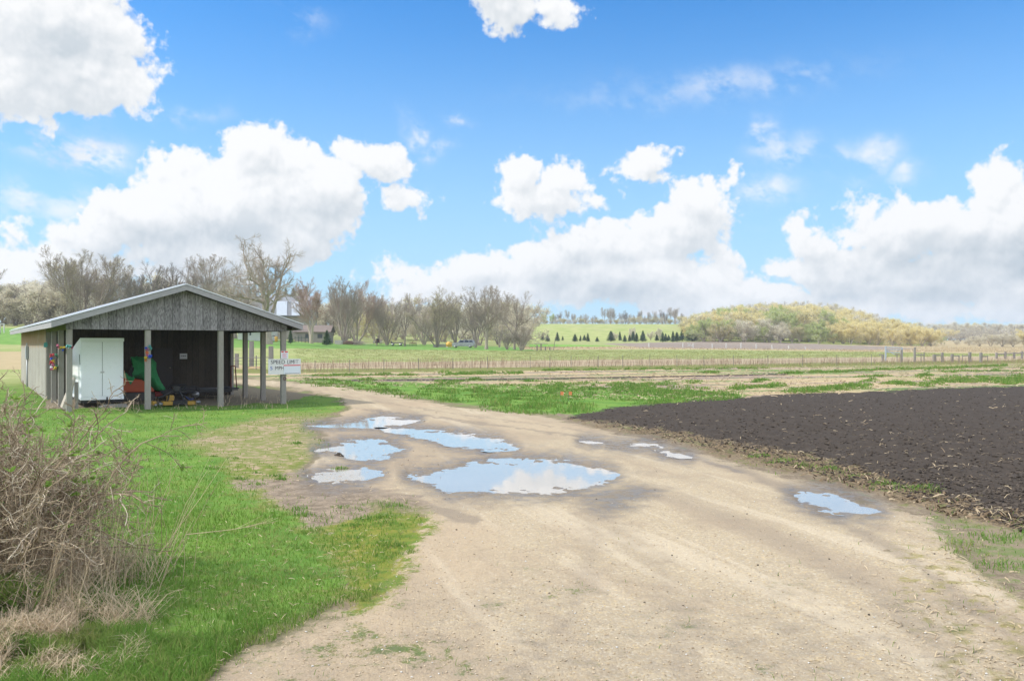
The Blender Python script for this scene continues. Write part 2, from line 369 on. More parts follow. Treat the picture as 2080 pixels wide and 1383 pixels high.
# ------------------------------------------------------------------ outlines on the land (photo pixels, carried onto the terrain)
ROAD = [(300, 5000), (400, 1420), (470, 1365), (600, 1300), (690, 1262), (760, 1240), (785, 1205), (800, 1160), (815, 1130), (850, 1080), (868, 1050),
 (840, 1028), (770, 1032), (690, 1003), (630, 980), (640, 935), (680, 890), (640, 868), (690, 845), (715, 830), (690, 808), (640, 796), (560, 786),
 (470, 777), (430, 771), (505, 770), (560, 774), (640, 781), (760, 797), (900, 820), (1020, 838), (1100, 848), (1180, 862), (1300, 895), (1420, 922), (1500, 944),
 (1640, 987), (1800, 1024), (1890, 1058), (1945, 1110), (2010, 1180), (2200, 1290), (2600, 1500), (5200, 5000)]
PUDDLES = [
 ([(832, 966), (872, 960), (920, 948), (960, 938), (1000, 932), (1060, 930), (1160, 934), (1230, 952), (1251, 963), (1235, 974), (1205, 984), (1165, 994), (1120, 999), (1000, 998), (905, 996), (880, 984)], 'widest pale puddle in the middle of the gravel road'),
 ([(640, 912), (700, 896), (760, 891), (806, 900), (822, 912), (790, 924), (752, 938), (715, 931), (680, 917)], 'blue puddle with a pointed near end beside a small lump of mud'),
 ([(626, 968), (668, 954), (735, 950), (774, 961), (752, 974), (692, 979), (645, 978)], 'smallest oval puddle at the mossy edge of the gravel'),
 ([(625, 863), (700, 859), (745, 850), (775, 845), (855, 852), (812, 860), (775, 868), (700, 867)], 'flat blue puddle farthest back, nearest the shed'),
 ([(768, 868), (820, 868), (880, 873), (960, 880), (1012, 890), (1052, 911), (985, 914), (905, 902), (850, 888), (790, 877)], 'long slanting blue puddle behind the widest puddle'),
 ([(1610, 1003), (1650, 1000), (1690, 1001), (1735, 1015), (1786, 1040), (1700, 1037), (1655, 1026)], 'deep blue puddle in the rut beside the dark ploughed soil'),
 ([(1236, 902), (1290, 900), (1338, 900), (1346, 907), (1280, 909)], 'thin white puddle at the far side of the road'),
 ([(1182, 894), (1205, 893), (1222, 897), (1205, 900)], 'tiny white puddle at the far road edge'),
 ([(1330, 913), (1360, 916), (1402, 927), (1372, 926), (1345, 920)], 'narrow sliver of a puddle in the far rut')]
PARK = [(360, 905), (420, 878), (540, 848), (700, 836), (735, 850), (700, 900), (665, 960), (690, 1000), (790, 1028), (870, 1040), (840, 1110), (790, 1200), (760, 1245), (690, 1270), (650, 1240), (700, 1180), (660, 1100), (600, 1060), (500, 1000), (450, 945)]
MOSS = [(680, 1036), (780, 1030), (872, 1044), (850, 1090), (812, 1140), (790, 1215), (735, 1228), (720, 1150), (670, 1095), (640, 1070)]
MUD = [(480, 985), (590, 958), (700, 982), (800, 1003), (885, 1030), (860, 1036), (780, 1024), (720, 1044), (690, 1060), (640, 1068), (590, 1040), (550, 1012)]
TAN = [(365, 905), (420, 878), (520, 848), (690, 836), (725, 850), (650, 880), (640, 930), (560, 934), (470, 932)]
WET = [(1150, 998), (1280, 972), (1345, 995), (1300, 1035), (1250, 1065), (1190, 1050)]
RUT = [(1180, 890), (1330, 898), (1420, 925), (1500, 950), (1560, 985), (1480, 962), (1380, 935), (1240, 912)]
SOIL = [(1150, 850), (1240, 828), (1400, 815), (1620, 800), (1760, 796), (1900, 789), (2080, 784), (2400, 772), (3600, 750), (3600, 1500), (2400, 1180), (2080, 1082), (1900, 1024), (1700, 975), (1530, 930), (1400, 900), (1300, 880), (1200, 860)]
STRIP = [(1500, 925), (1620, 933), (1720, 958), (1800, 975), (1910, 1008), (1880, 1012), (1750, 988), (1600, 955), (1515, 942)]
REDGE = [(1900, 1060), (1950, 1074), (2080, 1076), (2400, 1190), (2700, 1500), (2500, 1500), (2150, 1240), (1985, 1150), (1930, 1112)]
RSPARSE = [(1760, 1120), (1900, 1070), (2000, 1150), (2300, 1300), (3000, 1700), (2000, 1700), (1850, 1300)]
VERGE = [(480, 766), (620, 772), (800, 776), (950, 780), (1100, 783), (1250, 787), (1400, 797), (1530, 802), (1480, 812), (1300, 822), (1190, 836), (1160, 850), (1000, 834), (850, 812), (700, 790), (600, 777)]
FIELD = [(300, 757), (620, 757), (1100, 752), (1500, 746), (2080, 737), (3000, 726), (3200, 748), (2080, 784), (1760, 796), (1400, 815), (1240, 826), (1100, 800), (480, 770), (300, 768)]
DARKROW = [(620, 771.5), (900, 770), (1100, 768), (1400, 762.5), (1600, 758.5), (1600, 761.5), (1400, 765.5), (1100, 771), (900, 773), (620, 775)]
OLIVE = [(300, 748), (620, 750), (1100, 745), (1500, 740), (2080, 731), (3000, 720), (3000, 727), (2080, 738), (1500, 747), (1100, 753), (620, 758), (300, 757)]
CANE = [(590, 737), (1100, 732), (1500, 728), (2080, 723), (3000, 714), (3000, 721), (2080, 731), (1500, 740), (1100, 745), (590, 750)]
YARD = [(-500, 640), (0, 666), (300, 676), (500, 686), (620, 696), (900, 700), (1080, 706), (1085, 713), (900, 711), (620, 708), (480, 706), (300, 703), (0, 699), (-500, 690)]
BRIGHT = [(1075, 699.5), (1170, 700), (1260, 703), (1180, 706), (1075, 706)]
TANLINE = [(1055, 710), (1300, 709), (1600, 712), (1900, 717), (2400, 724), (2400, 690), (1900, 686), (1880, 702), (1750, 700), (1600, 708), (1300, 704), (1055, 705)]
BROWN = [(1225, 698), (1450, 693), (1620, 697), (1780, 703), (1880, 709), (1780, 711), (1600, 709.5), (1300, 706)]
LTAN = [(-500, 708), (0, 714), (90, 716), (300, 722), (500, 742), (500, 752), (300, 752), (0, 750), (-500, 745)]
SHEDF = [(160, 828), (300, 822), (450, 822), (580, 816), (640, 800), (580, 792), (480, 788), (300, 790), (95, 812), (90, 830)]
RBAND = [(1130, 838), (1300, 872), (1500, 920), (1700, 965), (1900, 1010), (2080, 1070), (2500, 1240), (2700, 1500), (2300, 1500), (2080, 1225), (1945, 1125), (1885, 1066), (1800, 1034), (1640, 998), (1500, 952), (1300, 902), (1150, 866)]
DAMP = [(600, 850), (720, 838), (860, 838), (1080, 876), (1260, 925), (1420, 948), (1500, 985), (1400, 1008), (1310, 1000), (1290, 1060), (1180, 1075), (1090, 1012), (860, 1008), (640, 992), (610, 950)]
TRACKS = [([(690, 985), (800, 1010), (880, 1036), (960, 1062)], 13, .9), ([(1165, 1005), (1205, 1075), (1195, 1200), (1130, 1300), (1010, 1400), (800, 1600)], 34, .34), ([(1330, 1000), (1500, 1062), (1650, 1130), (1820, 1230), (1960, 1383), (2100, 1600)], 36, .38), ([(1500, 955), (1600, 1000), (1700, 1060), (1830, 1130), (2000, 1250), (2200, 1450)], 18, .5), ([(700, 828), (900, 850), (1100, 878), (1300, 908), (1500, 958)], 6, .6), ([(560, 783), (760, 815), (900, 838), (1100, 864), (1250, 888)], 5, .45), ([(1240, 1065), (1330, 1150), (1400, 1270), (1420, 1400), (1420, 1700)], 40, .33)]
LITTER = [(1150, 850), (1300, 868), (1450, 895), (1640, 925), (1850, 985), (2080, 1050), (2400, 1150), (2400, 1190), (2080, 1084), (1900, 1040), (1700, 985), (1500, 934), (1300, 885), (1180, 862)]
# ------------------------------------------------------------------ one fine grid, later cut into lawn, road, field and so on
az_ = np.concatenate([np.linspace(-math.pi, -.95, 40)[:-1], np.linspace(-.95, -.66, 60)[:-1], np.linspace(-.66, .66, 780), np.linspace(.66, .95, 60)[1:], np.linspace(.95, math.pi, 40)[1:]])
rr_ = np.concatenate([[.05, .5, 1.2, 2, 2.8, 3.4], 1/np.linspace(1/3.8, 1/70, 560), np.geomspace(70.5, 700, 150), np.geomspace(730, 1500, 12)])
AA, RR = np.meshgrid(az_, rr_)
GX, GY = RR*np.sin(AA), RR*np.cos(AA); GZ = ground_z(GX, GY)
gpx, gpy = to_px(GX, GY, GZ); gpx[GY < .6] = -9000
flat_ = (gpx.ravel(), gpy.ravel())
def SD(poly, margin=60): return polysd(gpx, gpy, poly, margin)
def soft(sd, w): return np.clip(.5-sd/(2*w), 0, 1)
sdroad = SD(ROAD, 120)
pud = np.minimum.reduce([SD(p, 60) for p, _ in PUDDLES])
sc_ = np.clip((gpy-HY)/250, .12, 2.5)                 # photo pixels per metre grow towards the viewer
near = sstep(RR, 60, 15)
n1 = fbm(GX*.35, GY*.35, 4, 21); n2 = fbm(GX*2.2, GY*2.2, 4, 22); n3 = fbm(GX*9, GY*9, 3, 23)
road_m = soft(sdroad+n2*18*sc_+n1*14*sc_, 24*sc_+1)
puw = pud+(n3*5+n2*5)*sc_
soil_sd = SD(SOIL)
soil_m = soft(soil_sd+n2*12*sc_, 14*sc_+.8)
mud_far = lambda p, w=1.2, k=0: soft(SD(p, 30)+n1*w*1.2, w)
A = {}
A['road'] = road_m
A['park'] = soft(SD(PARK)+n1*16*sc_+n2*22*sc_, 46*sc_)
A['moss'] = soft(SD(MOSS)+n1*20*sc_+n2*30*sc_+n3*8*sc_, 50*sc_)
A['mud'] = soft(SD(MUD)+n2*18*sc_, 26*sc_)
A['tan'] = soft(SD(TAN)+n1*12*sc_+n2*14*sc_, 34*sc_)
A['wet'] = np.maximum.reduce([soft(puw-17*sc_, 30*sc_), .80*soft(SD(WET)+n2*24*sc_, 34*sc_), .62*soft(SD(RUT)+n2*12*sc_, 20*sc_)])
A['wet'] = np.maximum(A['wet'], .42*soft(SD(DAMP)+n2*24*sc_+n1*16*sc_, 50*sc_))
trk_ = np.zeros_like(gpx)
for pl_, wd_, q_ in TRACKS:
    d_ = np.full(gpx.shape, 1e9)
    for (ax, ay), (bx, by) in zip(pl_[:-1], pl_[1:]):
        ex, ey = bx-ax, by-ay; t_ = np.clip(((gpx-ax)*ex+(gpy-ay)*ey)/(ex*ex+ey*ey), 0, 1); d_ = np.minimum(d_, np.hypot(gpx-ax-t_*ex, (gpy-ay-t_*ey)*1.5))
    trk_ = np.maximum(trk_, q_*np.exp(-((d_+n2*10*sc_+n3*4*sc_)/(wd_*np.clip(sc_, .5, 1.6)*.9))**2))
A['track'] = trk_; A['rband'] = soft(SD(RBAND)+n2*10*sc_, 14*sc_)
A['soil'] = soil_m
A['litter'] = soft(SD(LITTER)+n2*12*sc_, 22*sc_)
A['strip'] = np.maximum(.85*soft(SD(STRIP)+n2*16*sc_+n1*10*sc_, 16*sc_), .9*soft(SD(REDGE)+n2*34*sc_+n1*26*sc_, 34*sc_))
A['rsparse'] = soft(SD(RSPARSE, 90)+n1*30*sc_+n2*26*sc_, 50*sc_)
A['verge'] = soft(SD(VERGE, 30)+n2*4+n1*3, 4)
A['field'] = mud_far(FIELD, 1.5)
A['darkrow'] = soft(SD(DARKROW, 12), .7)
A['olive'] = mud_far(OLIVE); A['cane'] = mud_far(CANE); A['yard'] = mud_far(YARD, 1.0); A['bright'] = mud_far(BRIGHT, .8)
A['tanline'] = mud_far(TANLINE, 1.0); A['brown'] = mud_far(BROWN, .8); A['ltan'] = mud_far(LTAN, 2); A['shedf'] = soft(SD(SHEDF, 30)+n2*5, 5)
# relief: hollows under the puddles, wheel ruts, crumbly soil, tussocky lawn
dip = sstep(-(pud+(n2*13+n3*6+fbm(GX*22, GY*22, 2, 24)*3)*sc_)/sc_, -12, 16)
onroad = sstep(sdroad/sc_, 6, -12)
GZ2 = GZ+near*(n2*.010*(1-onroad)+n3*.006*(1-onroad)+n3*.004*onroad+n2*.006*onroad)-.040*dip
GZ2 += .022*near*onroad*(1-dip)*sstep(pud/sc_, 0, 40)
tex_ = fbm(GX*5, GY*5, 4, 33, .6)
GZ2 -= near*onroad*.005*np.clip(trk_, 0, 1)*sstep(pud/sc_, 6, 40)
GZ2 += near*soil_m*(.034*np.sin((GX*.45-GY*.9)*8.5+n1*2)+.03*tex_+.02*n2+.02)
ORDER = ['soil', 'road']
nr, nc = AA.shape
idx = np.arange(nr*nc).reshape(nr, nc)
Q = np.stack([idx[:-1, :-1], idx[:-1, 1:], idx[1:, 1:], idx[1:, :-1]], -1)
wrap = np.stack([idx[:-1, -1], idx[:-1, 0], idx[1:, 0], idx[1:, -1]], -1)
qc = lambda a: (a[:-1, :-1]+a[1:, 1:])*.5
reg = np.zeros((nr-1, nc-1), int)                      # 0 meadow and hills
fy = qc(gpy); fr_ = qc(RR)
reg[(qc(A['field']) > .5)] = 4
reg[(qc(A['brown']) > .5)] = 5
reg[((fr_ < 40) & (reg == 0)) | (qc(A['verge']) > .5) | (qc(A['yard']) > .5)] = 1
reg[qc(soil_m) > .5] = 2
reg[qc(road_m) > .5] = 3
reg[np.maximum(np.abs(qc(AA)), 0) > 1.2] = np.where(fr_[np.abs(qc(AA)) > 1.2] < 40, 1, 0)
# ------------------------------------------------------------------ ground material: every kind of surface, mixed by where it lies
gm, t = mat('land')
pos = t.n('ShaderNodeNewGeometry').outputs['Position']
pxyz = t.xyz(pos); p2 = t.comb(pxyz[0], pxyz[1], 0.0)
N = lambda s, d=4, r=.6: t.noise(p2, s, d, r, dim='2D')
na, nb, nc_, nd = N(.16, 4), N(.9, 5), N(5, 5, .65), N(24, 4, .7)
nfine = N(85, 3, .7)
nedge = t.m('ADD', t.m('ADD', t.m('MULTIPLY', nc_, .45), t.m('MULTIPLY', nd, .35)), t.m('MULTIPLY', nfine, .2))
def M(a, k=.5, noise=None, lo=.40, hi=.60):
    noise = nedge if noise is None or noise is nc_ else noise; k = k*1.7 if noise is nedge else k
    return t.ss(t.m('ADD', t.attr(a), t.m('MULTIPLY', t.m('SUBTRACT', noise, .5), k)), lo, hi)
grass = t.mix(t.ss(nb, .35, .65), (.085, .17, .03), (.13, .22, .04))
grass = t.mix(t.m('MULTIPLY', t.ss(nc_, .52, .7), .55), grass, (.15, .17, .035))
grass = t.mix(t.m('MULTIPLY', t.ss(nd, .6, .75), .5), grass, (.03, .07, .012))
# meadow beyond: pale yellow green, drier in places
mead = t.mix(t.ss(nb, .3, .7), (.24, .265, .095), (.315, .315, .145))
mead = t.mix(t.m('MULTIPLY', t.ss(na, .42, .6), .6), mead, (.20, .255, .075))
mead = t.mix(t.m('MULTIPLY', t.ss(nc_, .55, .7), .5), mead, (.27, .25, .12))
hilly = t.mix(t.ss(na, .35, .65), (.235, .285, .08), (.33, .34, .13))
hilly = t.mix(t.m('MULTIPLY', t.ss(N(.06, 4), .53, .66), .45), hilly, (.31, .28, .15))
dist = t.v('LENGTH', pos, out=1)
col = t.mix(t.ss(dist, 250, 320), mead, hilly)
col = t.mix(t.ss(dist, 46, 34), col, grass)
yard = t.mix(t.ss(nb, .35, .65), (.11, .22, .045), (.165, .275, .065))
col = t.mix(M('yard', .3, nb), col, yard)
col = t.mix(M('bright', .2, nb), col, (.15, .30, .045))
tanl = t.mix(nb, (.40, .31, .19), (.30, .25, .13))
col = t.mix(M('ltan', .5, nb), col, tanl); col = t.mix(M('tanline', .4, nb), col, tanl)
col = t.mix(M('brown', .3, nb), col, t.mix(nb, (.20, .16, .13), (.27, .22, .175)))
# strips of straw, bare bed and young green, laid along the rows
rot = t.n('ShaderNodeVectorRotate', {'Vector': p2, 'Angle': -.33}, rotation_type='Z_AXIS').outputs[0]
rowx, rowy, _ = t.xyz(rot)
rows = t.noise(t.comb(t.m('MULTIPLY', rowx, .045), t.m('MULTIPLY', rowy, .62), 0.0), 1, 4, .55, dim='2D')
rows2 = t.noise(t.comb(t.m('MULTIPLY', rowx, .05), t.m('ADD', t.m('MULTIPLY', rowy, .5), 40), 0.0), 1, 4, .6, dim='2D')
straw = t.mix(nb, (.46, .35, .20), (.34, .27, .16)); straw = t.mix(t.m('MULTIPLY', t.ss(nc_, .5, .7), .6), straw, (.22, .17, .12))
straw = t.mix(t.ss(rows2, .47, .56), straw, t.mix(nc_, (.19, .145, .12), (.30, .235, .18)))
fcol = t.mix(t.m('MULTIPLY', t.ss(t.m('ADD', rows, t.m('MULTIPLY', t.m('SUBTRACT', nb, .5), .45)), .54, .60), .75), straw, t.mix(nc_, (.055, .15, .02), (.10, .19, .04)))
col = t.mix(M('field', .3, nb), col, fcol)
col = t.mix(M('olive', .5, nb), col, t.mix(nb, (.12, .15, .04), (.20, .18, .07)))
col = t.mix(M('cane', .4, nb), col, t.mix(nb, (.30, .235, .155), (.36, .29, .19)))
col = t.mix(M('darkrow', .5, nb), col, (.055, .042, .036))
vg = t.mix(t.ss(nb, .35, .65), (.085, .18, .03), (.14, .24, .045)); vg = t.mix(t.m('MULTIPLY', t.ss(nc_, .55, .7), .5), vg, (.24, .22, .07))
col = t.mix(M('verge', .5, nb), col, vg)
col = t.mix(M('shedf', .5, nb), col, t.mix(nc_, (.15, .125, .085), (.24, .20, .135)))
# bare, mossy and muddy parking edge
bare = t.mix(nc_, (.36, .275, .175), (.25, .195, .13)); bare = t.mix(t.m('MULTIPLY', t.ss(nd, .5, .7), .5), bare, (.16, .125, .085))
mossc = t.mix(t.ss(nc_, .35, .65), (.18, .185, .035), (.10, .155, .025)); mossc = t.mix(t.m('MULTIPLY', t.ss(nd, .52, .68), .55), mossc, (.23, .17, .05))
parkc = t.mix(t.ss(nc_, .34, .54), bare, t.mix(nb, mossc, (.15, .16, .045)))
col = t.mix(M('park', 1.1, nc_), col, parkc)
col = t.mix(M('tan', 1.2, nc_), col, t.mix(t.m('MULTIPLY', t.ss(t.m('ADD', t.m('MULTIPLY', nc_, .6), t.m('MULTIPLY', nb, .4)), .40, .54), .88), bare, (.15, .172, .045)))
# gravel: many small stones of differing tone over packed sand
vor = t.n('ShaderNodeTexVoronoi', {'Vector': p2, 'Scale': 62.0}, voronoi_dimensions='2D')
cellc = t.xyz(vor.outputs['Color'])
stone = t.mix(cellc[0], (.265, .222, .162), (.40, .345, .262)); stone = t.mix(t.m('MULTIPLY', t.ss(cellc[1], .80, .95), .7), stone, (.50, .47, .42))
stone = t.mix(t.m('MULTIPLY', t.ss(cellc[2], .86, .97), .75), stone, (.22, .165, .105))
stone = t.mix(t.m('MULTIPLY', t.ss(cellc[2], .02, .10), .6), (.46, .35, .20), stone)
sand = t.mix(nb, (.345, .288, .212), (.272, .222, .158))
gr = t.mix(t.ss(nd, .30, .62), sand, stone)
gr = t.mix(t.m('MULTIPLY', t.ss(na, .44, .62), .6), gr, (.36, .275, .185)); gr = t.mix(t.m('MULTIPLY', t.ss(nb, .52, .66), .42), gr, (.30, .235, .165))
trk = t.n('ShaderNodeVectorRotate', {'Vector': p2, 'Angle': -.30}, rotation_type='Z_AXIS').outputs[0]
trx, try_, _ = t.xyz(trk); trn = t.noise(t.comb(t.m('MULTIPLY', trx, 1.15), t.m('MULTIPLY', try_, .09), 0.0), 1, 4, .6, dim='2D')
gr = t.mix(t.m('MULTIPLY', t.ss(trn, .50, .66), .42), gr, (.27, .21, .15)); gr = t.mix(t.m('MULTIPLY', t.ss(trn, .44, .34), .40), gr, (.50, .42, .31)); gr = t.mix(t.m('MULTIPLY', t.ss(nc_, .62, .76), .35), gr, (.25, .19, .125))
gr = t.mix(t.m('MULTIPLY', t.ss(nd, .66, .78), .5), gr, (.20, .15, .10))
gr = t.mix(t.m('MULTIPLY', t.ss(t.m('ADD', t.attr('track'), t.m('MULTIPLY', t.m('SUBTRACT', nedge, .5), .8)), .12, .62), .78), gr, t.mix(nc_, (.185, .15, .115), (.265, .215, .16)))
fringe = t.ss(t.m('ADD', t.attr('road'), t.m('MULTIPLY', t.m('SUBTRACT', nedge, .5), .7)), .06, .34)
col = t.mix(t.m('MULTIPLY', fringe, .85), col, t.mix(nedge, (.12, .095, .062), (.24, .19, .125)))
col = t.mix(M('rband', .6, nc_), col, t.mix(t.ss(nedge, .42, .6), (.15, .118, .082), t.mix(t.ss(nc_, .58, .66), (.26, .205, .145), (.15, .17, .06))))
roadm = M('road', .55, nc_)
col = t.mix(roadm, col, gr)
# loose moss and grass creeping over the right-hand side of the gravel
col = t.mix(t.m('MULTIPLY', M('rsparse', .9, nc_, .5, .8), t.m('MULTIPLY', t.ss(nc_, .50, .66), .75)), col, t.mix(nd, (.20, .20, .05), (.26, .20, .08)))
col = t.mix(t.m('MULTIPLY', M('strip', 1.1, nc_), .85), col, t.mix(t.ss(t.m('ADD', t.m('MULTIPLY', nedge, .6), t.m('MULTIPLY', nb, .4)), .48, .55), (.22, .175, .12), t.mix(nd, (.085, .135, .035), (.14, .175, .06))))
mossm = M('moss', 1.0, nc_)
col = t.mix(mossm, col, mossc)
mudm = M('mud', .8, nc_)
col = t.mix(mudm, col, t.mix(t.ss(nedge, .40, .60), (.15, .118, .085), (.28, .22, .16)))
# ploughed soil and the litter at its edge
so1 = t.mix(nc_, (.036, .029, .024), (.070, .057, .047)); so1 = t.mix(t.m('MULTIPLY', t.ss(nd, .58, .75), .55), so1, (.115, .092, .072))
so1 = t.mix(t.m('MULTIPLY', t.ss(nfine, .64, .75), .5), so1, (.24, .18, .12))
soilm = M('soil', .6, nc_)
col = t.mix(soilm, col, so1)
lit2 = t.mix(t.ss(nd, .4, .6), (.085, .062, .042), (.23, .17, .10)); lit2 = t.mix(t.m('MULTIPLY', t.ss(nc_, .55, .65), .5), lit2, (.10, .13, .035))
col = t.mix(t.m('MULTIPLY', M('litter', .9, nc_), .8), col, lit2)
# damp ground: water darkens the same surface and gives it a sheen
wet = t.m('MULTIPLY', t.ss(t.m('ADD', t.attr('wet'), t.m('MULTIPLY', t.m('SUBTRACT', nedge, .5), .9)), .20, .78), t.m('SUBTRACT', 1.0, soilm))
col = t.mix(wet, col, t.mix(.74, col, (.088, .068, .050)))
grassy = t.m('SUBTRACT', 1.0, t.m('MAXIMUM', roadm, soilm))
rough = t.lin(t.m('MULTIPLY', wet, t.ss(nc_, .35, .6)), 0, 1, .95, .34)
hgt = t.m('ADD', t.m('MULTIPLY', nfine, .35), t.m('ADD', nd, t.m('MULTIPLY', t.m('SUBTRACT', 1.0, t.m('MULTIPLY', vor.outputs['Distance'], 1.2)), t.m('MULTIPLY', roadm, .5))))
bmp = t.n('ShaderNodeBump', {'Height': hgt, 'Strength': t.lin(wet, 0, 1, .55, .15), 'Distance': .012}).outputs[0]
out(t, bsdf(t, col, rough, 0, bmp, t.lin(wet, 0, 1, .08, .45)))
NAMES = ['meadow', 'lawn', 'ploughed_field', 'gravel_road', 'crop_field', 'far_field']
GV = np.stack([GX.ravel(), GY.ravel(), GZ2.ravel()], -1); Qf = Q.reshape(-1, 4); regf = reg.ravel()
for k, nm in enumerate(NAMES):
    q = Qf[regf == k]
    if k == 0: q = np.concatenate([q, wrap])
    used, inv = np.unique(q, return_inverse=True)
    me = npmesh(nm, GV[used], [inv.reshape(-1, 4)[:, ::-1]], [gm], smooth=True, attrs={a: v.ravel()[used] for a, v in A.items()})
    tag(link(nm, me), kind='structure')
# standing water
wm, t = mat('puddle_water')
p = t.n('ShaderNodeNewGeometry').outputs['Position']
rip = bump(t, t.noise(p, 7, 3, .5), .03, .01)
fre = t.n('ShaderNodeFresnel', {'IOR': 1.62, 'Normal': rip}).outputs[0]
body = t.n('ShaderNodeBsdfDiffuse', {'Color': t.mix(t.noise(p, 1.2, 3), (.27, .24, .20), (.35, .315, .27))}).outputs[0]
gl = t.n('ShaderNodeBsdfGlossy', {'Color': (1, 1, 1), 'Roughness': .015, 'Normal': rip}).outputs[0]
out(t, t.n('ShaderNodeMixShader', {0: t.m('MULTIPLY', fre, 1.2, clamp=True), 1: body, 2: gl}).outputs[0])
for poly, lab in PUDDLES:
    W_ = np.array([hit(*q) for q in poly]); c = W_.mean(0)
    W2 = c+(W_-c)*(1+.20/np.maximum(np.linalg.norm(W_-c, axis=1, keepdims=True), .15))
    n = len(W2)
    me = npmesh('puddle', [(x-c[0], y-c[1], 0) for x, y in W2], [np.arange(n)[None, :]], [wm])
    o = link('puddle', me); o.location = (c[0], c[1], -.016)
    if me.polygons[0].normal.z < 0: me.flip_normals()
    tag(o, lab, 'puddle', 'puddles on the gravel road', 'structure')
# ------------------------------------------------------------------ the open shed
SW_, BAY, HP, DW, SL = 5.746, 1.9716, 2.182, 5.627, 16.6      # front width, post spacing, post height, depth of the open part, length
PHI = .5802; FLX, FLY = -11.676, 22.716
_r = np.array([math.cos(PHI), math.sin(PHI)]); _d = np.array([-math.sin(PHI), math.cos(PHI)])
def loc2w(x, y, z=0.0): return Vector((FLX+_r[0]*x+_d[0]*y, FLY+_r[1]*x+_d[1]*y, z))
def w2loc(X, Y): q = np.array([X-FLX, Y-FLY]); return float(_r @ q), float(_d @ q)
def gl(px, py):
    D = F*EYE/(py-HY); return w2loc((px-CX)/F*D, D)
def ray(px, py, axis, c):
    """shed-frame point where a line of sight meets the plane axis = c"""
    dx, dz = (px-CX)/F, -(py-HY)/F
    o = w2loc(0, 0); e = w2loc(dx, 1); dv = (e[0]-o[0], e[1]-o[1], dz); o = (o[0], o[1], EYE)
    k = (c-o[axis])/dv[axis]; return tuple(o[i]+dv[i]*k for i in range(3))
def thing(name, label, cat, x, y, z=0.0, group=None, rz=0.0):
    o = empty(name, loc2w(x, y, z), PHI+rz); return tag(o, label, cat, group)
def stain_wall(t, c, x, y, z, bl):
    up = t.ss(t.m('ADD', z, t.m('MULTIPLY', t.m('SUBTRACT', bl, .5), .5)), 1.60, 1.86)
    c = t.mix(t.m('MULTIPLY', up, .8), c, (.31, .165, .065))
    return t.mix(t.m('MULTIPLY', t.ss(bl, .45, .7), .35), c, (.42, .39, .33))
def stain_post(t, c, x, y, z, bl):
    return t.mix(t.m('MULTIPLY', t.ss(bl, .5, .72), .45), c, (.15, .12, .08))
def stain_gable(t, c, x, y, z, bl):
    return t.mix(t.m('MULTIPLY', t.ss(bl, .52, .75), .35), c, (.10, .095, .09))
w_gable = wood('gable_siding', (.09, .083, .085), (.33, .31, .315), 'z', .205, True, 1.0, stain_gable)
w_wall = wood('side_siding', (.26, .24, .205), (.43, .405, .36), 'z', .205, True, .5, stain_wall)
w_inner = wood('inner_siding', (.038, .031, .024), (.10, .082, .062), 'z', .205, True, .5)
w_post = wood('post_timber', (.25, .23, .205), (.43, .405, .365), 'z', 9, False, .3, stain_post)
w_fascia = wood('fascia_board', (.26, .248, .255), (.43, .41, .42), 'x', 9, False, .4)
w_dark = wood('rafter_timber', (.04, .034, .027), (.085, .07, .056), 'y', 9, False, .4)
w_moss = wood('mossy_beam', (.13, .13, .05), (.22, .20, .10), 'y', 9, False, .4)
m_roof = worn('roof_metal', (.66, .68, .71), .42, .55, .12, 3, (.35, .33, .3), .2)
m_doorb = worn('brown_door', (.045, .036, .034), .6, 0, .2, 3)
shed = tag(empty('open_shed', (FLX, FLY, 0), PHI), 'grey weathered open-fronted timber shed with a low gable roof on square posts', 'shed')
pw = .145
xs = [0, SW_*(1-.6626), SW_*(1-.3203), SW_]
for x in xs: MB().box(-pw/2, pw/2, -pw/2, pw/2, -.3, HP).build('post', w_post, shed, bevel=.008).location = (x, 0, 0)
for x in (0, SW_):
    for k in (1, 2): MB().box(-pw/2, pw/2, -pw/2, pw/2, -.3, HP).build('post', w_post, shed, bevel=.008).location = (x, BAY*k, 0)
OV, OS, ZR, ZE, TF = .435, .458, 3.459, 2.383, .152
slope = (ZR-ZE)/(SW_/2+OS); ztop = lambda x: ZR-abs(x-SW_/2)*slope
g = MB(); zb = HP+.003
g.prism([(-.085, zb), (SW_+.085, zb), (SW_+.085, ztop(SW_+.085)-.165), (SW_/2, ZR-.165), (-.085, ztop(-.085)-.165)], -.105, -.078)
g.build('gable_panel', w_gable, shed)
b = MB(); b.box(-.06, SW_+.06, -.07, .07, HP+.002, HP+.19); b.build('front_beam', w_dark, shed)
for x in (0, SW_): MB().box(x-.06, x+.06, .075, DW-.03, HP+.002, HP+.17).build('side_beam', w_moss if x == 0 else w_dark, shed)
YB = SL+.35
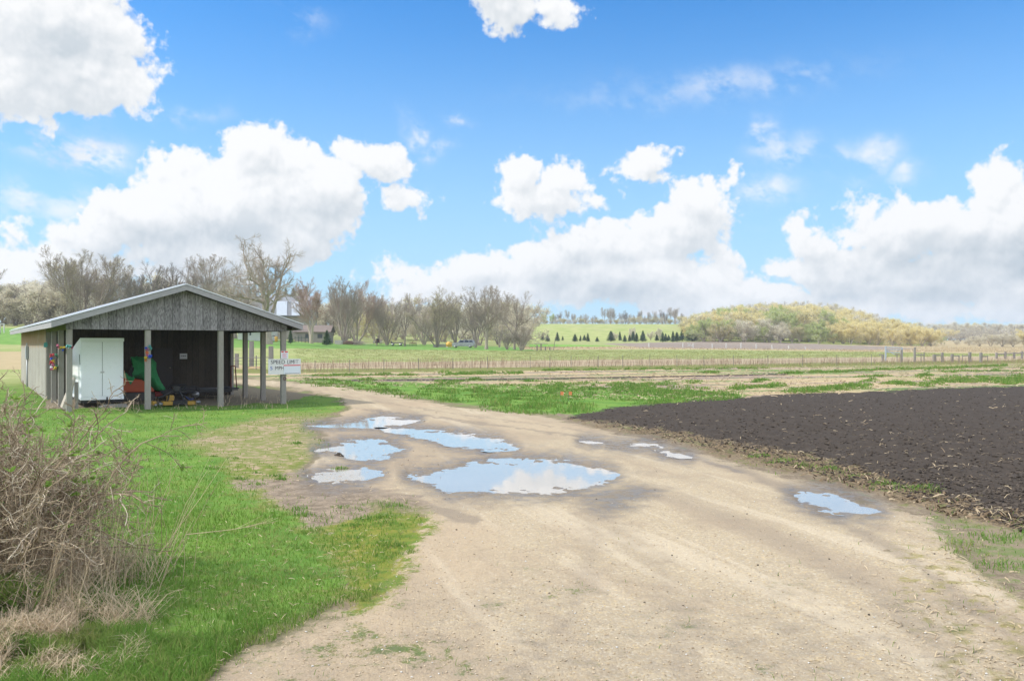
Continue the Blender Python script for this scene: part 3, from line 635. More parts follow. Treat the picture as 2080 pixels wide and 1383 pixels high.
for s in (-1, 1):
    e = MB(); xe = -OS if s < 0 else SW_+OS
    e.add([(xe-.02*(-s), -OV-.02, ZE+.012), (SW_/2, -OV-.02, ZR+.012), (SW_/2, YB, ZR+.012), (xe-.02*(-s), YB, ZE+.012),
           (xe-.02*(-s), -OV-.02, ZE-.012), (SW_/2, -OV-.02, ZR-.012), (SW_/2, YB, ZR-.012), (xe-.02*(-s), YB, ZE-.012)],
          [(0, 1, 2, 3), (4, 7, 6, 5), (0, 4, 5, 1), (3, 2, 6, 7), (0, 3, 7, 4), (1, 5, 6, 2)])
    for k in range(1, int((YB+OV)/.3)):                # standing ribs of the sheets
        y = -OV+.3*k
        e.beam((xe, y, ZE+.022), (SW_/2-s*.0, y, ZR+.022), .03, .024)
    e.build('roof_sheet', m_roof, shed)
    f = MB(); q = .016
    f.add([(xe, -OV, ZE-q), (SW_/2, -OV, ZR-q), (SW_/2, -OV, ZR-q-TF), (xe, -OV, ZE-q-TF),
           (xe, -OV+.038, ZE-q), (SW_/2, -OV+.038, ZR-q), (SW_/2, -OV+.038, ZR-q-TF), (xe, -OV+.038, ZE-q-TF)],
          [(0, 3, 2, 1), (4, 5, 6, 7), (0, 1, 5, 4), (3, 7, 6, 2), (0, 4, 7, 3), (1, 2, 6, 5)])
    f.build('rake_fascia', w_fascia, shed)
    f = MB(); f.box(min(xe, xe-s*.038), max(xe, xe-s*.038), -OV+.04, YB, ZE-q-TF, ZE-q-.004)
    f.build('eave_fascia', w_fascia, shed)
    r = MB()
    for k in range(29):
        y = -.2+.6*k
        r.beam((xe-s*.05, y, ZE-.085), (SW_/2, y, ZR-.10), .045, .13)
    r.add([(xe-s*.045, -OV+.045, ZE-.02), (SW_/2, -OV+.045, ZR-.02), (SW_/2, YB, ZR-.02), (xe-s*.045, YB, ZE-.02),
           (xe-s*.045, -OV+.045, ZE-.03), (SW_/2, -OV+.045, ZR-.03), (SW_/2, YB, ZR-.03), (xe-s*.045, YB, ZE-.03)],
          [(0, 1, 2, 3), (4, 7, 6, 5), (0, 4, 5, 1), (3, 2, 6, 7), (0, 3, 7, 4), (1, 5, 6, 2)])
    r.build('rafters', w_dark, shed)
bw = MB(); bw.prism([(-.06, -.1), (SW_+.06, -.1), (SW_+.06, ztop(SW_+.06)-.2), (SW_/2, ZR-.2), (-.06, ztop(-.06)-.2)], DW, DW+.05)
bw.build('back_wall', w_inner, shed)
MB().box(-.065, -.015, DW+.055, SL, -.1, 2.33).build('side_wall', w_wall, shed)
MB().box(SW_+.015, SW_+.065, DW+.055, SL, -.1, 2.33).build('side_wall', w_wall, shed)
bw = MB(); bw.prism([(-.06, -.1), (SW_+.06, -.1), (SW_+.06, ztop(SW_+.06)-.2), (SW_/2, ZR-.2), (-.06, ztop(-.06)-.2)], SL+.003, SL+.05)
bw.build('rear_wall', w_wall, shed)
for x in (0, SW_): MB().box(x-.05, x+.05, DW-.11, DW-.004, -.1, HP).build('corner_board', w_post, shed)
x0, _, z1 = ray(312, 707, 1, DW); x1 = ray(350, 707, 1, DW)[0]
dr = MB().box(x0, x1, DW-.05, DW-.003, .02, z1).build('door', m_doorb, shed, bevel=.006)
MB().cyl((x1-.09, DW-.05, 1.0), (x1-.09, DW-.10, 1.0), .028).build('handle', worn('door_knob', (.35, .3, .2), .3, .9), dr, smooth=True)
x0, _, z1 = ray(365, 718, 1, DW); x1, _, z0 = ray(380, 729, 1, DW)
m_paper = worn('paper_sign', (.62, .62, .64), .7, 0, .06, 4, (.5, .48, .45), .15); m_ink = worn('faded_ink', (.16, .16, .18), .8)
m_black = worn('black_steel', (.022, .022, .024), .5, .2, .4, 8, (.16, .13, .1), .35); m_rubber = worn('tyre_rubber', (.022, .021, .02), .8, 0, .3, 12, (.15, .13, .1), .4)
m_rim = worn('steel_rim', (.45, .45, .47), .35, .7, .2, 12, (.2, .17, .13), .3)
pn = thing('paper_notice', 'white paper notice pinned on the dark back wall of the shed', 'notice', x0, DW-.02, z0)
MB().box(0, x1-x0, 0, .012, 0, z1-z0).build('sheet', m_paper, pn)
lt = MB()
for k, (a, b_) in enumerate(((.12, .16), (.2, .30), (.33, .38), (.42, .58), (.62, .67), (.70, .83))):
    lt.box((x1-x0)*a, (x1-x0)*b_, -.004, -.001, (z1-z0)*.46, (z1-z0)*.66)
lt.build('smudged_print', m_ink, pn)
# meter box and conduit on the long side
_, y0, z1 = ray(55, 703, 0, -.07); _, y1, z0 = ray(61, 729, 0, -.07); ym = (y0+y1)/2
m_gbox = worn('meter_grey', (.36, .38, .40), .5, .3, .12)
mt = thing('meter_box', 'grey electric meter box on the long side wall of the shed', 'meter box', -.068, ym, 0)
MB().box(-.11, 0, -.16, .16, z0, z1).build('box', m_gbox, mt, bevel=.012)
MB().cyl((-.05, 0, -.1), (-.05, 0, z0-.003), .028, n=12).build('conduit', m_gbox, mt, smooth=True)
MB().beam((-.06, -.02, z1+.002), (-.06, -.02, z1+.12), .05, .05).build('cap', m_gbox, mt, bevel=.01)
# ------------------------------------------------------------------ what stands under the roof
def wheel(parent, c, r, w, axis=(0, 1, 0), name='wheel'):
    c = Vector(c); a = Vector(axis)
    ty = MB(); ty.lathe((0, 0, 0), a, [(-w/2, r*.62), (-w/2, r*.9), (-w*.38, r), (w*.38, r), (w/2, r*.9), (w/2, r*.62)], 24)
    wo_ = ty.build(name, m_rubber, parent, smooth=True); wo_.location = c
    rm = MB(); rm.lathe((0, 0, 0), a, [(-w*.42, r*.60), (-w*.46, r*.55), (-w*.2, r*.42), (-w*.22, r*.18), (-w*.45, r*.15), (-w*.45, .001)], 20)
    rm.lathe((0, 0, 0), a, [(w*.42, r*.60), (w*.46, r*.55), (w*.2, r*.42), (w*.2, .001)], 20)
    rm.build('rim', m_rim, wo_, smooth=True); return wo_
m_white = worn('trailer_white', (.90, .93, .98), .38, 0, .05, 2.5, (.5, .48, .44), .15)
m_chrome = worn('zinc', (.5, .5, .5), .3, .8, .15)
m_seam = worn('seam_dark', (.10, .10, .11), .6)
tc = gl(215, 827)[1]; tx0 = ray(163.5, 750, 1, tc)[0]; tx1 = ray(251, 750, 1, tc)[0]; zt = ray(205, 687, 1, tc)[2]; zb_ = ray(205, 811, 1, tc)[2]
wd = tx1-tx0; hh = zt-zb_
tr_ = thing('cargo_trailer', 'tall white box trailer with two closed doors parked in the shed', 'trailer', tx0, tc, 0)
MB().prism([(0.02, zb_), (0.02, zt), (.2, zt), (2.2, zt-.34), (2.2, zb_)], 0, wd, ax='x').build('body', m_white, tr_, bevel=.012)
for a, b_ in ((.02, wd/2-.006), (wd/2+.006, wd-.02)):
    d_ = MB().box(a, b_, -.012, .017, zb_+.09, zt-.10).build('door', m_white, tr_, bevel=.004)
MB().box(-.012, wd+.012, -.018, .016, zt-.092, zt+.008).build('top_rail', m_white, tr_, bevel=.006)
MB().box(-.008, wd+.008, -.016, .016, zb_-.012, zb_+.082).build('bottom_rail', m_white, tr_, bevel=.006)
MB().box(.02, wd-.02, .04, 2.1, zb_-.09, zb_-.016).build('chassis', m_black, tr_)
MB().box(wd/2-.004, wd/2+.004, -.008, -.002, zb_+.095, zt-.105).build('door_seam', m_seam, tr_)
for x in (.12, wd-.12): wheel(tr_, (x, .75, .155), .155, .11, (1, 0, 0))
j = MB(); jx = ray(216.5, 815, 1, tc)[0]-tx0
j.cyl((jx, -.10, .04), (jx, -.10, zb_+.07), .02, n=10); j.lathe((jx, -.10, 0), (0, 0, 1), [(0, .07), (.03, .07), (.05, .02)], 12); j.beam((jx, -.10, zb_-.05), (jx, .06, zb_-.05), .05, .04)
j.build('jack', m_black, tr_, smooth=False)
MB().box(wd/2-.05, wd/2+.05, -.03, -.013, zb_+.75, zb_+.79).build('hasp', m_chrome, tr_, bevel=.004)
MB().beam((-.03, -.012, zt-.45), (-.015, -.02, zt-.75), .012, .012).build('cord', m_seam, tr_)
sl_ = thing('timber_skid', 'low grey boards lying under the white box trailer', 'boards', tx0+.45, tc-.35, 0)
MB().box(0, .75, 0, .3, .0, .05).box(.05, .7, .05, .12, .055, .10).build('boards', w_post, sl_)
# orange machine under a green cover
m_orange = worn('orange_paint', (.50, .085, .022), .45, 0, .2, 3, (.2, .08, .04), .3); m_skirt = worn('grey_skirt', (.085, .075, .07), .7, 0, .3, 4)
oc = gl(285, 814.5)[1]; ox = gl(285, 814.5)[0]
P_ = lambda pts, c=oc: [(ray(a, b_, 1, c)[0]-ox, ray(a, b_, 1, c)[2]) for a, b_ in pts]
om = thing('orange_machine', 'orange farm machine on a dark skirt half hidden by a green cover', 'machine', ox, oc, 0)
MB().prism(P_([(247, 768), (287, 770.6), (296, 776), (308, 785), (313, 791), (314, 796), (247, 797)]), 0, 1.1).build('hood', m_orange, om, bevel=.03)
MB().prism(P_([(249, 797.5), (313, 796.5), (315, 813.5), (249, 814)]), .04, 1.05).build('skirt', m_skirt, om, bevel=.02)
MB().prism(P_([(316, 795), (331, 797), (333, 803), (317, 806)]), .1, .6).build('side_fender', worn('red_paint', (.30, .03, .025), .5, 0, .2), om, bevel=.02)
MB().prism(P_([(270, 755), (283, 726), (290, 727), (292, 768), (272, 768)]), .3, .8).build('seat', m_black, om, bevel=.04)
for x in (-.35, .45): wheel(om, (x, .2, .16), .16, .12)
mg, t = mat('green_cover'); p = t.n('ShaderNodeTexCoord').outputs['Object']
nz = t.noise(p, 5, 4, .6); out(t, bsdf(t, t.mix(nz, (.02, .19, .06), (.055, .37, .13)), .75, 0, bump(t, t.noise(p, 16, 3, .6), .5, .02), .25))
def pillow(poly, c, bulge, fold, seed, step=.025):
    """a cloth shape: an outline in the plane y = c filled out front and back, with folds"""
    P = np.array(poly); lo = P.min(0); hi = P.max(0); nx, nz_ = int((hi[0]-lo[0])/step)+3, int((hi[1]-lo[1])/step)+3
    gx, gz_ = np.meshgrid(lo[0]-step+np.arange(nx)*step, lo[1]-step+np.arange(nz_)*step)
    sd = -polysd(gx*1000, gz_*1000, P*1000, 2000)/1000
    b = bulge*np.sqrt(np.clip(sd, 0, .3)/.3); f = fold*fbm(gx*9+gz_*2.2, gz_*1.7, 3, seed)*np.clip(sd/.06, 0, 1)
    ins = sd > -step*.3
    V = np.concatenate([np.stack([gx, c-b+f, gz_], -1).reshape(-1, 3), np.stack([gx, c+b*.9+.02, gz_], -1).reshape(-1, 3)])
    i = np.arange(nx*nz_).reshape(nz_, nx); q = np.stack([i[:-1, :-1], i[:-1, 1:], i[1:, 1:], i[1:, :-1]], -1)
    k = ins[:-1, :-1] & ins[:-1, 1:] & ins[1:, 1:] & ins[1:, :-1]; q = q[k]
    used, inv = np.unique(np.concatenate([q, (q+nx*nz_)[:, ::-1]]), return_inverse=True)
    return V[used], inv.reshape(-1, 4)
V1, f1 = pillow(P_([(269, 725), (281, 723.5), (295, 725), (313, 727.5), (321, 737), (320.5, 750), (325, 764), (331, 776), (340, 790), (333, 799), (321, 795), (308, 785), (296, 776), (286, 769), (275, 769), (269, 761), (274, 751), (271, 738)]), .28, .42, .07, 3)
V2, f2 = pillow(P_([(248, 757), (256, 756), (262, 763), (276, 766), (272, 772), (265, 783), (258, 770), (248, 767)]), -.02, .05, .02, 8)
cv = link('machine_cover', npmesh('machine_cover', np.concatenate([V1, V2]), [f1, f2+len(V1)], [mg], smooth=True))
cv.location = loc2w(ox, oc, 0); cv.rotation_euler = (0, 0, PHI); tag(cv, 'rumpled green cloth cover draped over the orange machine', 'cover')
# yellow mower deck
m_yel = worn('yellow_paint', (.38, .225, .035), .5, 0, .3, 6, (.1, .07, .04), .5)
yc = gl(362, 825.5)[1]; yx = gl(362, 825.5)[0]
Y_ = lambda a, b_, dy=0: (ray(a, b_, 1, yc)[0]-yx, dy, ray(a, b_, 1, yc)[2])
mw = thing('mower_deck', 'yellow and black mower deck with small wheels lying at the front of the shed', 'mower deck', yx, yc, 0)
def bx(px0, px1, py0, py1, y0, y1): a = Y_(px0, py1); b_ = Y_(px1, py0); return (a[0], b_[0], y0, y1, a[2], b_[2])
MB().box(*bx(331, 351, 815, 823.5, -.02, .35)).box(*bx(381, 397, 814.5, 822.5, -.02, .35)).box(*bx(311, 319, 815, 823, .05, .3)).box(*bx(345, 356, 803, 816, .15, .5)).build('deck', m_yel, mw, bevel=.012)
MB().box(*bx(349, 383, 813, 823, .0, .45)).build('deck_housing', m_black, mw, bevel=.015)
am = MB(); am.tube([Y_(322, 809, .1), Y_(345, 800, .15), Y_(357, 791, .2)], .03, 8); am.tube([Y_(361, 790, .2), Y_(372, 803, .15), Y_(392, 810, .05)], .028, 8)
am.tube([Y_(342, 815, .1), Y_(345, 803, .1)], .02, 6); am.tube([Y_(376, 815, .05), Y_(370, 802, .1)], .02, 6)
am.build('lift_arm', m_black, mw)
gb = MB(); gb.box(*bx(355, 368, 784, 796, .1, .35)); gb.cyl(Y_(361, 799, .05), Y_(361, 794, .4), .04); gb.build('gearbox', m_black, mw, bevel=.015)
MB().tube([Y_(378, 806, 0), Y_(386, 812, -.02), Y_(394, 809, 0)], .012, 6).build('hose', worn('blue_hose', (.03, .06, .22), .5), mw)
for a, b_, r_ in ((326, 818.5, .085), (402.5, 819, .10), (316, 820, .06)): q = Y_(a, b_); wheel(mw, (q[0], -.03, r_+.005), r_, .06)
# flat trailer with a ramp gate
fc = gl(396, 812)[1]; fx = gl(396, 812)[0]
Z_ = lambda a, b_: (ray(a, b_, 1, fc)[0]-fx, ray(a, b_, 1, fc)[2])
ft = thing('flat_trailer', 'low dark flatbed trailer with a black mudguard and red ramp frame inside the shed', 'trailer', fx, fc, 0)
m_bed = wood('trailer_planks', (.09, .085, .085), (.19, .18, .18), 'x', .14, True, .3)
xa, za = Z_(328, 793.5); xb, zb2 = Z_(484, 790.5)
MB().box(xa, xb, .05, 1.45, zb2-.03, zb2+.012).build('bed', m_bed, ft)
MB().box(xa, xb-.2, 0, .045, zb2-.075, zb2+.02).box(xa, xb-.2, 1.455, 1.5, zb2-.075, zb2+.02).build('frame', m_black, ft, bevel=.006)
fp = [Z_(q[0], q[1]) for q in ((361, 793), (371, 783.5), (398, 783.5), (406, 793.5), (402, 793.5), (396, 786), (373, 786), (365, 793))]
MB().prism(fp, -.16, -.003).build('mudguard', m_black, ft); MB().prism(fp, 1.503, 1.66).build('mudguard', m_black, ft)
for y in (-.09, 1.58): wheel(ft, (0.0, y, .185), .185, .12)
rg = MB(); ra = Z_(471, 743.5); rb = Z_(479.5, 743.5); rc = Z_(482.5, 788); rd = Z_(471, 788)
m_red = worn('rust_red', (.16, .045, .035), .7, .2)
rg.beam((ra[0], .1, rd[1]), (ra[0], .1, ra[1]), .035, .035).beam((ra[0], .1, ra[1]), (rb[0], .1, rb[1]), .035, .035).beam((rb[0], .1, rb[1]), (rc[0], .1, rc[1]), .03, .03)
rg.build('ramp_frame', m_red, ft)
MB().box(ra[0]-.05, rc[0]+.06, .05, 1.4, zb2+.014, zb2+.05).build('ramp_foot', m_black, ft)
# split log leaning by the corner post
lg = thing('split_log', 'pale split log leaning against the front corner post of the shed', 'log', *gl(128, 833), 0)
lo_, hi_ = ray(128, 832, 1, gl(128, 833)[1]), ray(152, 767, 1, gl(128, 833)[1])
MB().tube([(0, 0, .02), ((hi_[0]-lo_[0])*.5, .06, hi_[2]*.5), (hi_[0]-lo_[0], .12, hi_[2])], [.10, .085, .035], 7).build('slab', wood('pale_log', (.42, .36, .29), (.62, .56, .48), 'z', 9, False, .6), lg)
bd = thing('leaning_board', 'short grey board standing upright beside the white box trailer', 'board', *gl(155, 830), 0)
z1 = ray(154, 776, 1, gl(155, 830)[1])[2]
MB().box(-.05, .05, -.015, .015, 0, z1).build('board', w_post, bd)
# ------------------------------------------------------------------ flag garlands on the posts
FC = {k: worn('flag_'+k, c, .8, 0, .15, 9, c, 0) for k, c in dict(blue=(.03, .10, .55), teal=(.12, .42, .40), pink=(.62, .16, .28), red=(.60, .04, .06), yellow=(.60, .45, .03), orange=(.70, .22, .09), white=(.7, .7, .72), green=(.02, .22, .10)).items()}
def garland(label, axis, c, flags, cord):
    flags = [(a, b_, k, s*.78) for a, b_, k, s in flags]; ctr = ray(*flags[0][:2], axis, c); base = thing('flag_garland', label, 'garland', ctr[0], ctr[1], 0, 'small cloth flag garlands hung on the shed posts')
    rr = random.Random(len(flags)*3+1)
    rel = lambda a, b_, o=0: Vector([q-w for q, w in zip(ray(a, b_, axis, c+o), (ctr[0], ctr[1], 0))])
    MB().tube([rel(a, b_) for a, b_ in cord], .006, 5).build('string', FC['white'], base)
    for px, py, k, s in flags:
        o_ = rr.uniform(-.04, .0); n = 6; V = []
        for i in range(n+1):
            for j_ in range(n+1):
                a = px+(i/n-.5)*s*1.1+.8*math.sin(j_*1.3+px); b_ = py+(j_/n-.5)*s*1.25+.7*math.sin(i*1.7+py)
                if j_ == n and i in (2, 3, 4): b_ -= 1.3
                v = rel(a, b_, o_+.03*math.sin(i*1.9+j_*.8+px)); V.append(v)
        m_ = MB(); m_.add(V, [(i*(n+1)+j_, (i+1)*(n+1)+j_, (i+1)*(n+1)+j_+1, i*(n+1)+j_+1) for i in range(n) for j_ in range(n)])
        fo = m_.build('flag', FC[k], base, smooth=True); so_ = fo.modifiers.new('cloth', 'SOLIDIFY'); so_.thickness = .008
garland('blue, teal and orange flag garland tied round the front post beside the green cover', 1, -.10,
        [(296.5, 707, 'blue', 5), (299, 710, 'pink', 4), (304, 703.5, 'teal', 5), (306.5, 708, 'teal', 5), (298.5, 716, 'orange', 6), (299, 721, 'pink', 5), (304, 724, 'blue', 7), (307, 723, 'blue', 4), (296, 727, 'yellow', 6), (296, 732, 'orange', 5)], [(297, 704), (303, 706), (299, 716), (304, 724), (296, 733)])
garland('red, yellow and pink flag garland hanging down a side post of the shed', 0, -.10,
        [(104, 722, 'red', 6), (108, 720.5, 'red', 4), (104.5, 728, 'blue', 5), (108, 733, 'yellow', 6), (104, 736, 'red', 7), (107.5, 741, 'pink', 6), (104, 745, 'white', 5), (112, 748, 'yellow', 6), (105, 750, 'pink', 5), (114, 721, 'green', 5), (115, 743, 'green', 4)], [(104, 719), (105, 730), (104, 740), (105, 753)])
garland('pink, yellow and teal flag garland strung between the two front side posts', 0, -.12,
        [(117.5, 701.5, 'pink', 5), (119.5, 706, 'pink', 4), (124, 706, 'yellow', 5), (130, 706, 'yellow', 5), (128, 711, 'blue', 4), (137, 703, 'teal', 6), (142, 704, 'teal', 6), (146.5, 706, 'pink', 5)], [(116, 699), (122, 705.5), (130, 706), (138, 702), (147, 704)])
tl = ray(93, 700, 1, DW-.2); tq = thing('cloth_scrap', 'small teal cloth scrap hanging at the inner corner of the shed', 'cloth', tl[0], tl[1], tl[2])
MB().prism([(-.05, .06), (.03, .08), (.06, -.02), (.02, -.09), (-.06, -.08)], 0, .015).build('scrap', FC['teal'], tq)
# ------------------------------------------------------------------ signs on the front corner post
mb_, t = mat('painted_board'); p = t.n('ShaderNodeTexCoord').outputs['Object']
nz = t.noise(p, 7, 5, .65); n2_ = t.noise(p, 28, 4, .7)
out(t, bsdf(t, t.mix(t.m('MULTIPLY', t.ss(n2_, .55, .72), .4), t.mix(nz, (.64, .63, .61), (.80, .79, .78)), (.25, .22, .19)), .7, 0, bump(t, n2_, .2, .01)))
mlet, t = mat('worn_letters'); p = t.n('ShaderNodeTexCoord').outputs['Object']
mlet_c = t.mix(t.ss(t.noise(p, 20, 4, .7), .55, .68), (.045, .042, .045), (.42, .41, .40)); out(t, bsdf(t, mlet_c, .8))
mblue, t = mat('blue_letters'); out(t, bsdf(t, (.07, .13, .42), .8)); mpink, t = mat('pink_print'); out(t, bsdf(t, (.75, .28, .38), .7)); msred, t = mat('sign_red'); out(t, bsdf(t, (.66, .05, .05), .6))
mfade, t = mat('faded_letters'); out(t, bsdf(t, (.30, .29, .30), .8)); mswh, t = mat('sign_white'); out(t, bsdf(t, (.70, .73, .78), .5))
def text(s, x, z, h, m_, parent, name='lettering', width=None, y=-.006):
    cu = bpy.data.curves.new(name, 'FONT'); cu.body = s; cu.size = 1; cu.extrude = .0
    to = bpy.data.objects.new(name, cu); COL.objects.link(to); bpy.context.view_layer.update()
    me = bpy.data.meshes.new_from_object(to.evaluated_get(bpy.context.evaluated_depsgraph_get())); bpy.data.objects.remove(to); bpy.data.curves.remove(cu)
    co = np.empty(len(me.vertices)*3); me.vertices.foreach_get('co', co); co = co.reshape(-1, 3); lo, hi = co.min(0), co.max(0)
    sx = (width/(hi[0]-lo[0])) if width else h/(hi[1]-lo[1]); sy = h/(hi[1]-lo[1])
    v = np.stack([x+(co[:, 0]-lo[0])*sx, np.full(len(co), y), z+(co[:, 1]-lo[1])*sy], -1)
    me.vertices.foreach_set('co', v.ravel()); me.materials.clear(); me.materials.append(m_); me.update(); return link(name, me, parent)
sc = -.13
a = ray(545, 761, 1, sc); b_ = ray(611, 728.7, 1, sc); bw_, bh_ = b_[0]-a[0], b_[2]-a[2]
sg = thing('speed_sign', 'worn white speed limit board nailed to the right-hand corner post', 'sign', a[0], sc, a[2])
MB().box(0, bw_, 0, .02, 0, bh_).build('board', mb_, sg, bevel=.004)
text('SPEED', bw_*.075, bh_*.68, bh_*.25, mlet, sg, width=bw_*.43); text('LIM', bw_*.58, bh_*.68, bh_*.25, mlet, sg, width=bw_*.20); text('IT', bw_*.80, bh_*.70, bh_*.23, mfade, sg, width=bw_*.13)
text('5', bw_*.055, bh_*.30, bh_*.23, mblue, sg, width=bw_*.07); text('MPH', bw_*.21, bh_*.30, bh_*.23, mlet, sg, width=bw_*.26)
a2 = ray(576.5, 760.2, 1, sc-.022); b2 = ray(610.5, 740.8, 1, sc-.022)
pb = thing('white_plate', 'plain white plate with a red stripe fixed over the corner of the speed board', 'plate', a2[0], sc-.016, a2[2])
w2_, h2_ = b2[0]-a2[0], b2[2]-a2[2]
MB().box(0, w2_, 0, .012, 0, h2_).build('plate', mswh, pb, bevel=.003)
MB().box(0, w2_, -.003, -.001, h2_*.90, h2_*1.0).build('stripe', msred, pb)
fp_ = MB()
fp_.box(w2_*.06, w2_*.94, -.003, -.001, h2_*.06, h2_*.12)
fp_.build('lettering', mfade, pb)
a3 = ray(570.5, 728.4, 1, sc); b3 = ray(585.6, 713, 1, sc)
nt = thing('red_notice', 'small white notice with a red heading above the speed limit board', 'notice', a3[0], sc, a3[2]+.002)
w3, h3 = b3[0]-a3[0], b3[2]-a3[2]
MB().box(0, w3, 0, .012, 0, h3).build('panel', mswh, nt, bevel=.003)
MB().box(w3*.06, w3*.38, -.003, -.001, h3*.80, h3*.97).box(w3*.54, w3*.94, -.003, -.001, h3*.80, h3*.97).build('heading', msred, nt)
pp = MB()
for k in range(4): pp.box(w3*(.18+.03*(k % 2)), w3*(.82-.05*(k % 3)), -.003, -.001, h3*(.12+.16*k), h3*(.19+.16*k))
pp.build('lettering', mpink, nt)
nb_ = thing('metal_ring', 'small rusty ring screwed to the post below the speed limit board', 'ring', SW_+.02, -.085, ray(578.5, 769, 1, -.08)[2])
MB().tube([(.035*math.cos(q*math.pi/8), -.01, .045*math.sin(q*math.pi/8)) for q in range(17)], .008, 6, cap=False).build('ring', m_red, nb_)
# ------------------------------------------------------------------ bare trees: trunk, limbs, branches and fine twigs grown level by level
def nrm(v): return v/np.maximum(np.linalg.norm(v, axis=-1, keepdims=True), 1e-9)
def grow(P, Rd, n, t0, t1, ang, sd, lr, npts, wig, up, rr, g, taper=.75, droop=0.0, lcut=.55):
    """n children on each parent line: P (N,K,3), Rd (N,K)"""
    N_, K = Rd.shape
    L = np.linalg.norm(np.diff(P, axis=1), axis=2).sum(1)
    t = (np.arange(n)+g.uniform(.1, .9, (N_, n)))/n*(t1-t0)+t0
    f = t*(K-1); i = np.clip(f.astype(int), 0, K-2); fr = (f-i)[..., None]; ar = np.arange(N_)[:, None]
    p = P[ar, i]*(1-fr)+P[ar, i+1]*fr; tg = nrm(P[ar, i+1]-P[ar, i]); r0 = Rd[ar, i]*(1-fr[..., 0])+Rd[ar, i+1]*fr[..., 0]
    az = np.arange(n)*2.4+g.uniform(0, 6.28, (N_, 1))+g.normal(0, .5, (N_, n))
    ref = np.where(np.abs(tg[..., 2:]) < .9, np.array([0, 0, 1.]), np.array([1., 0, 0])); u = nrm(np.cross(tg, ref)); w = np.cross(tg, u)
    a = np.radians(g.normal(ang, sd, (N_, n)))[..., None]
    d = np.cos(a)*tg+np.sin(a)*(np.cos(az)[..., None]*u+np.sin(az)[..., None]*w)
    ln = L[:, None]*lr*g.uniform(.65, 1.25, (N_, n))*(1-lcut*(t-t0)/max(t1-t0, 1e-6))
    d = d.reshape(-1, 3); pos = p.reshape(-1, 3); st = (ln.reshape(-1)/(npts-1))[:, None]
    out_ = [pos]
    for k in range(npts-1):
        d = nrm(d+g.normal(0, wig, d.shape)+np.array([0, 0, up-droop*(k/(npts-1))])); pos = pos+d*st; out_.append(pos)
    Pn = np.stack(out_, 1); s = np.linspace(0, 1, npts)
    Rn = (np.minimum(r0*.85, r0*rr).reshape(-1, 1))*(1-taper*s)
    return Pn, Rn
def tubes(P, Rd, n):
    """(N,K,3) lines to n-sided tubes"""
    N_, K = Rd.shape
    tg = np.empty_like(P); tg[:, 1:-1] = P[:, 2:]-P[:, :-2]; tg[:, 0] = P[:, 1]-P[:, 0]; tg[:, -1] = P[:, -1]-P[:, -2]; tg = nrm(tg)
    ref = np.where(np.abs(tg[:, :1, 2:]) < .9, np.array([0, 0, 1.]), np.array([1., 0, 0]))
    u = nrm(np.cross(tg, np.broadcast_to(ref, tg.shape))); w = np.cross(tg, u)
    th = np.arange(n)*2*math.pi/n
    V = P[:, :, None]+Rd[:, :, None, None]*(np.cos(th)[None, None, :, None]*u[:, :, None]+np.sin(th)[None, None, :, None]*w[:, :, None])
    i = np.arange(N_*K*n).reshape(N_, K, n); j = np.roll(i, -1, 2)
    return V.reshape(-1, 3), np.stack([i[:, :-1], j[:, :-1], j[:, 1:], i[:, 1:]], -1).reshape(-1, 4)
def stem(dirs, L, r, npts, wig, up, g, base=.12, taper=.6):
    dirs = np.asarray(dirs, float); n = len(dirs); pos = np.zeros((n, 3)); pos[:, :2] = dirs[:, :2]*base; d = nrm(dirs); o = [pos.copy()]
    L = np.broadcast_to(np.asarray(L, float), (n,)); st = (L/(npts-1))[:, None]
    for k in range(npts-1): d = nrm(d+g.normal(0, wig, d.shape)+np.array([0, 0, up])); pos = pos+d*st; o.append(pos.copy())
    P = np.stack(o, 1); s = np.linspace(0, 1, npts); Rd = np.broadcast_to(np.asarray(r, float), (n,))[:, None]*(1-taper*s); Rd[:, 0] *= 1.35
    P[:, 0, 2] -= .25; return P, Rd
def specks(P, n, size, g, spread=.15, flat=.5):
    """n small leaf or bud faces scattered near the tips of lines P"""
    k = g.integers(0, len(P), n); tt = g.uniform(.3, 1, n); K = P.shape[1]; f = tt*(K-1); i = np.clip(f.astype(int), 0, K-2); fr = (f-i)[:, None]
    c = P[k, i]*(1-fr)+P[k, i+1]*fr+g.normal(0, spread, (n, 3))
    a = nrm(g.normal(0, 1, (n, 3))); b = nrm(np.cross(a, g.normal(0, 1, (n, 3)))); s = size*g.uniform(.5, 1.3, (n, 1))
    V = np.stack([c-a*s, c+b*s*flat, c+a*s, c-b*s*flat], 1).reshape(-1, 3)
    return V, np.arange(4*n).reshape(n, 4)
def bark(name, c0, c1, sc=3):
    m, t = mat(name); p = t.n('ShaderNodeTexCoord').outputs['Object']; n_ = t.noise(t.v('MULTIPLY', p, (1, 1, .35)), sc, 4, .65)
    oi = t.n('ShaderNodeObjectInfo').outputs['Random']
    c = t.mix(n_, c0, c1); c = t.mix(t.m('MULTIPLY', oi, .35), c, tuple(x*1.5 for x in c1)); out(t, bsdf(t, c, .9, 0, None, .1)); return m
def leafmat(name, c0, c1, tr=.5):
    m, t = mat(name); g_ = t.n('ShaderNodeNewGeometry').outputs['Random Per Island']; oi = t.n('ShaderNodeObjectInfo').outputs['Random']
    c = t.mix(t.m('FRACT', t.m('ADD', g_, t.m('MULTIPLY', oi, .3))), c0, c1)
    d = t.n('ShaderNodeBsdfDiffuse', {'Color': c}).outputs[0]; x = t.n('ShaderNodeBsdfTranslucent', {'Color': c}).outputs[0]
    out(t, t.n('ShaderNodeMixShader', {0: tr, 1: d, 2: x}).outputs[0]); return m
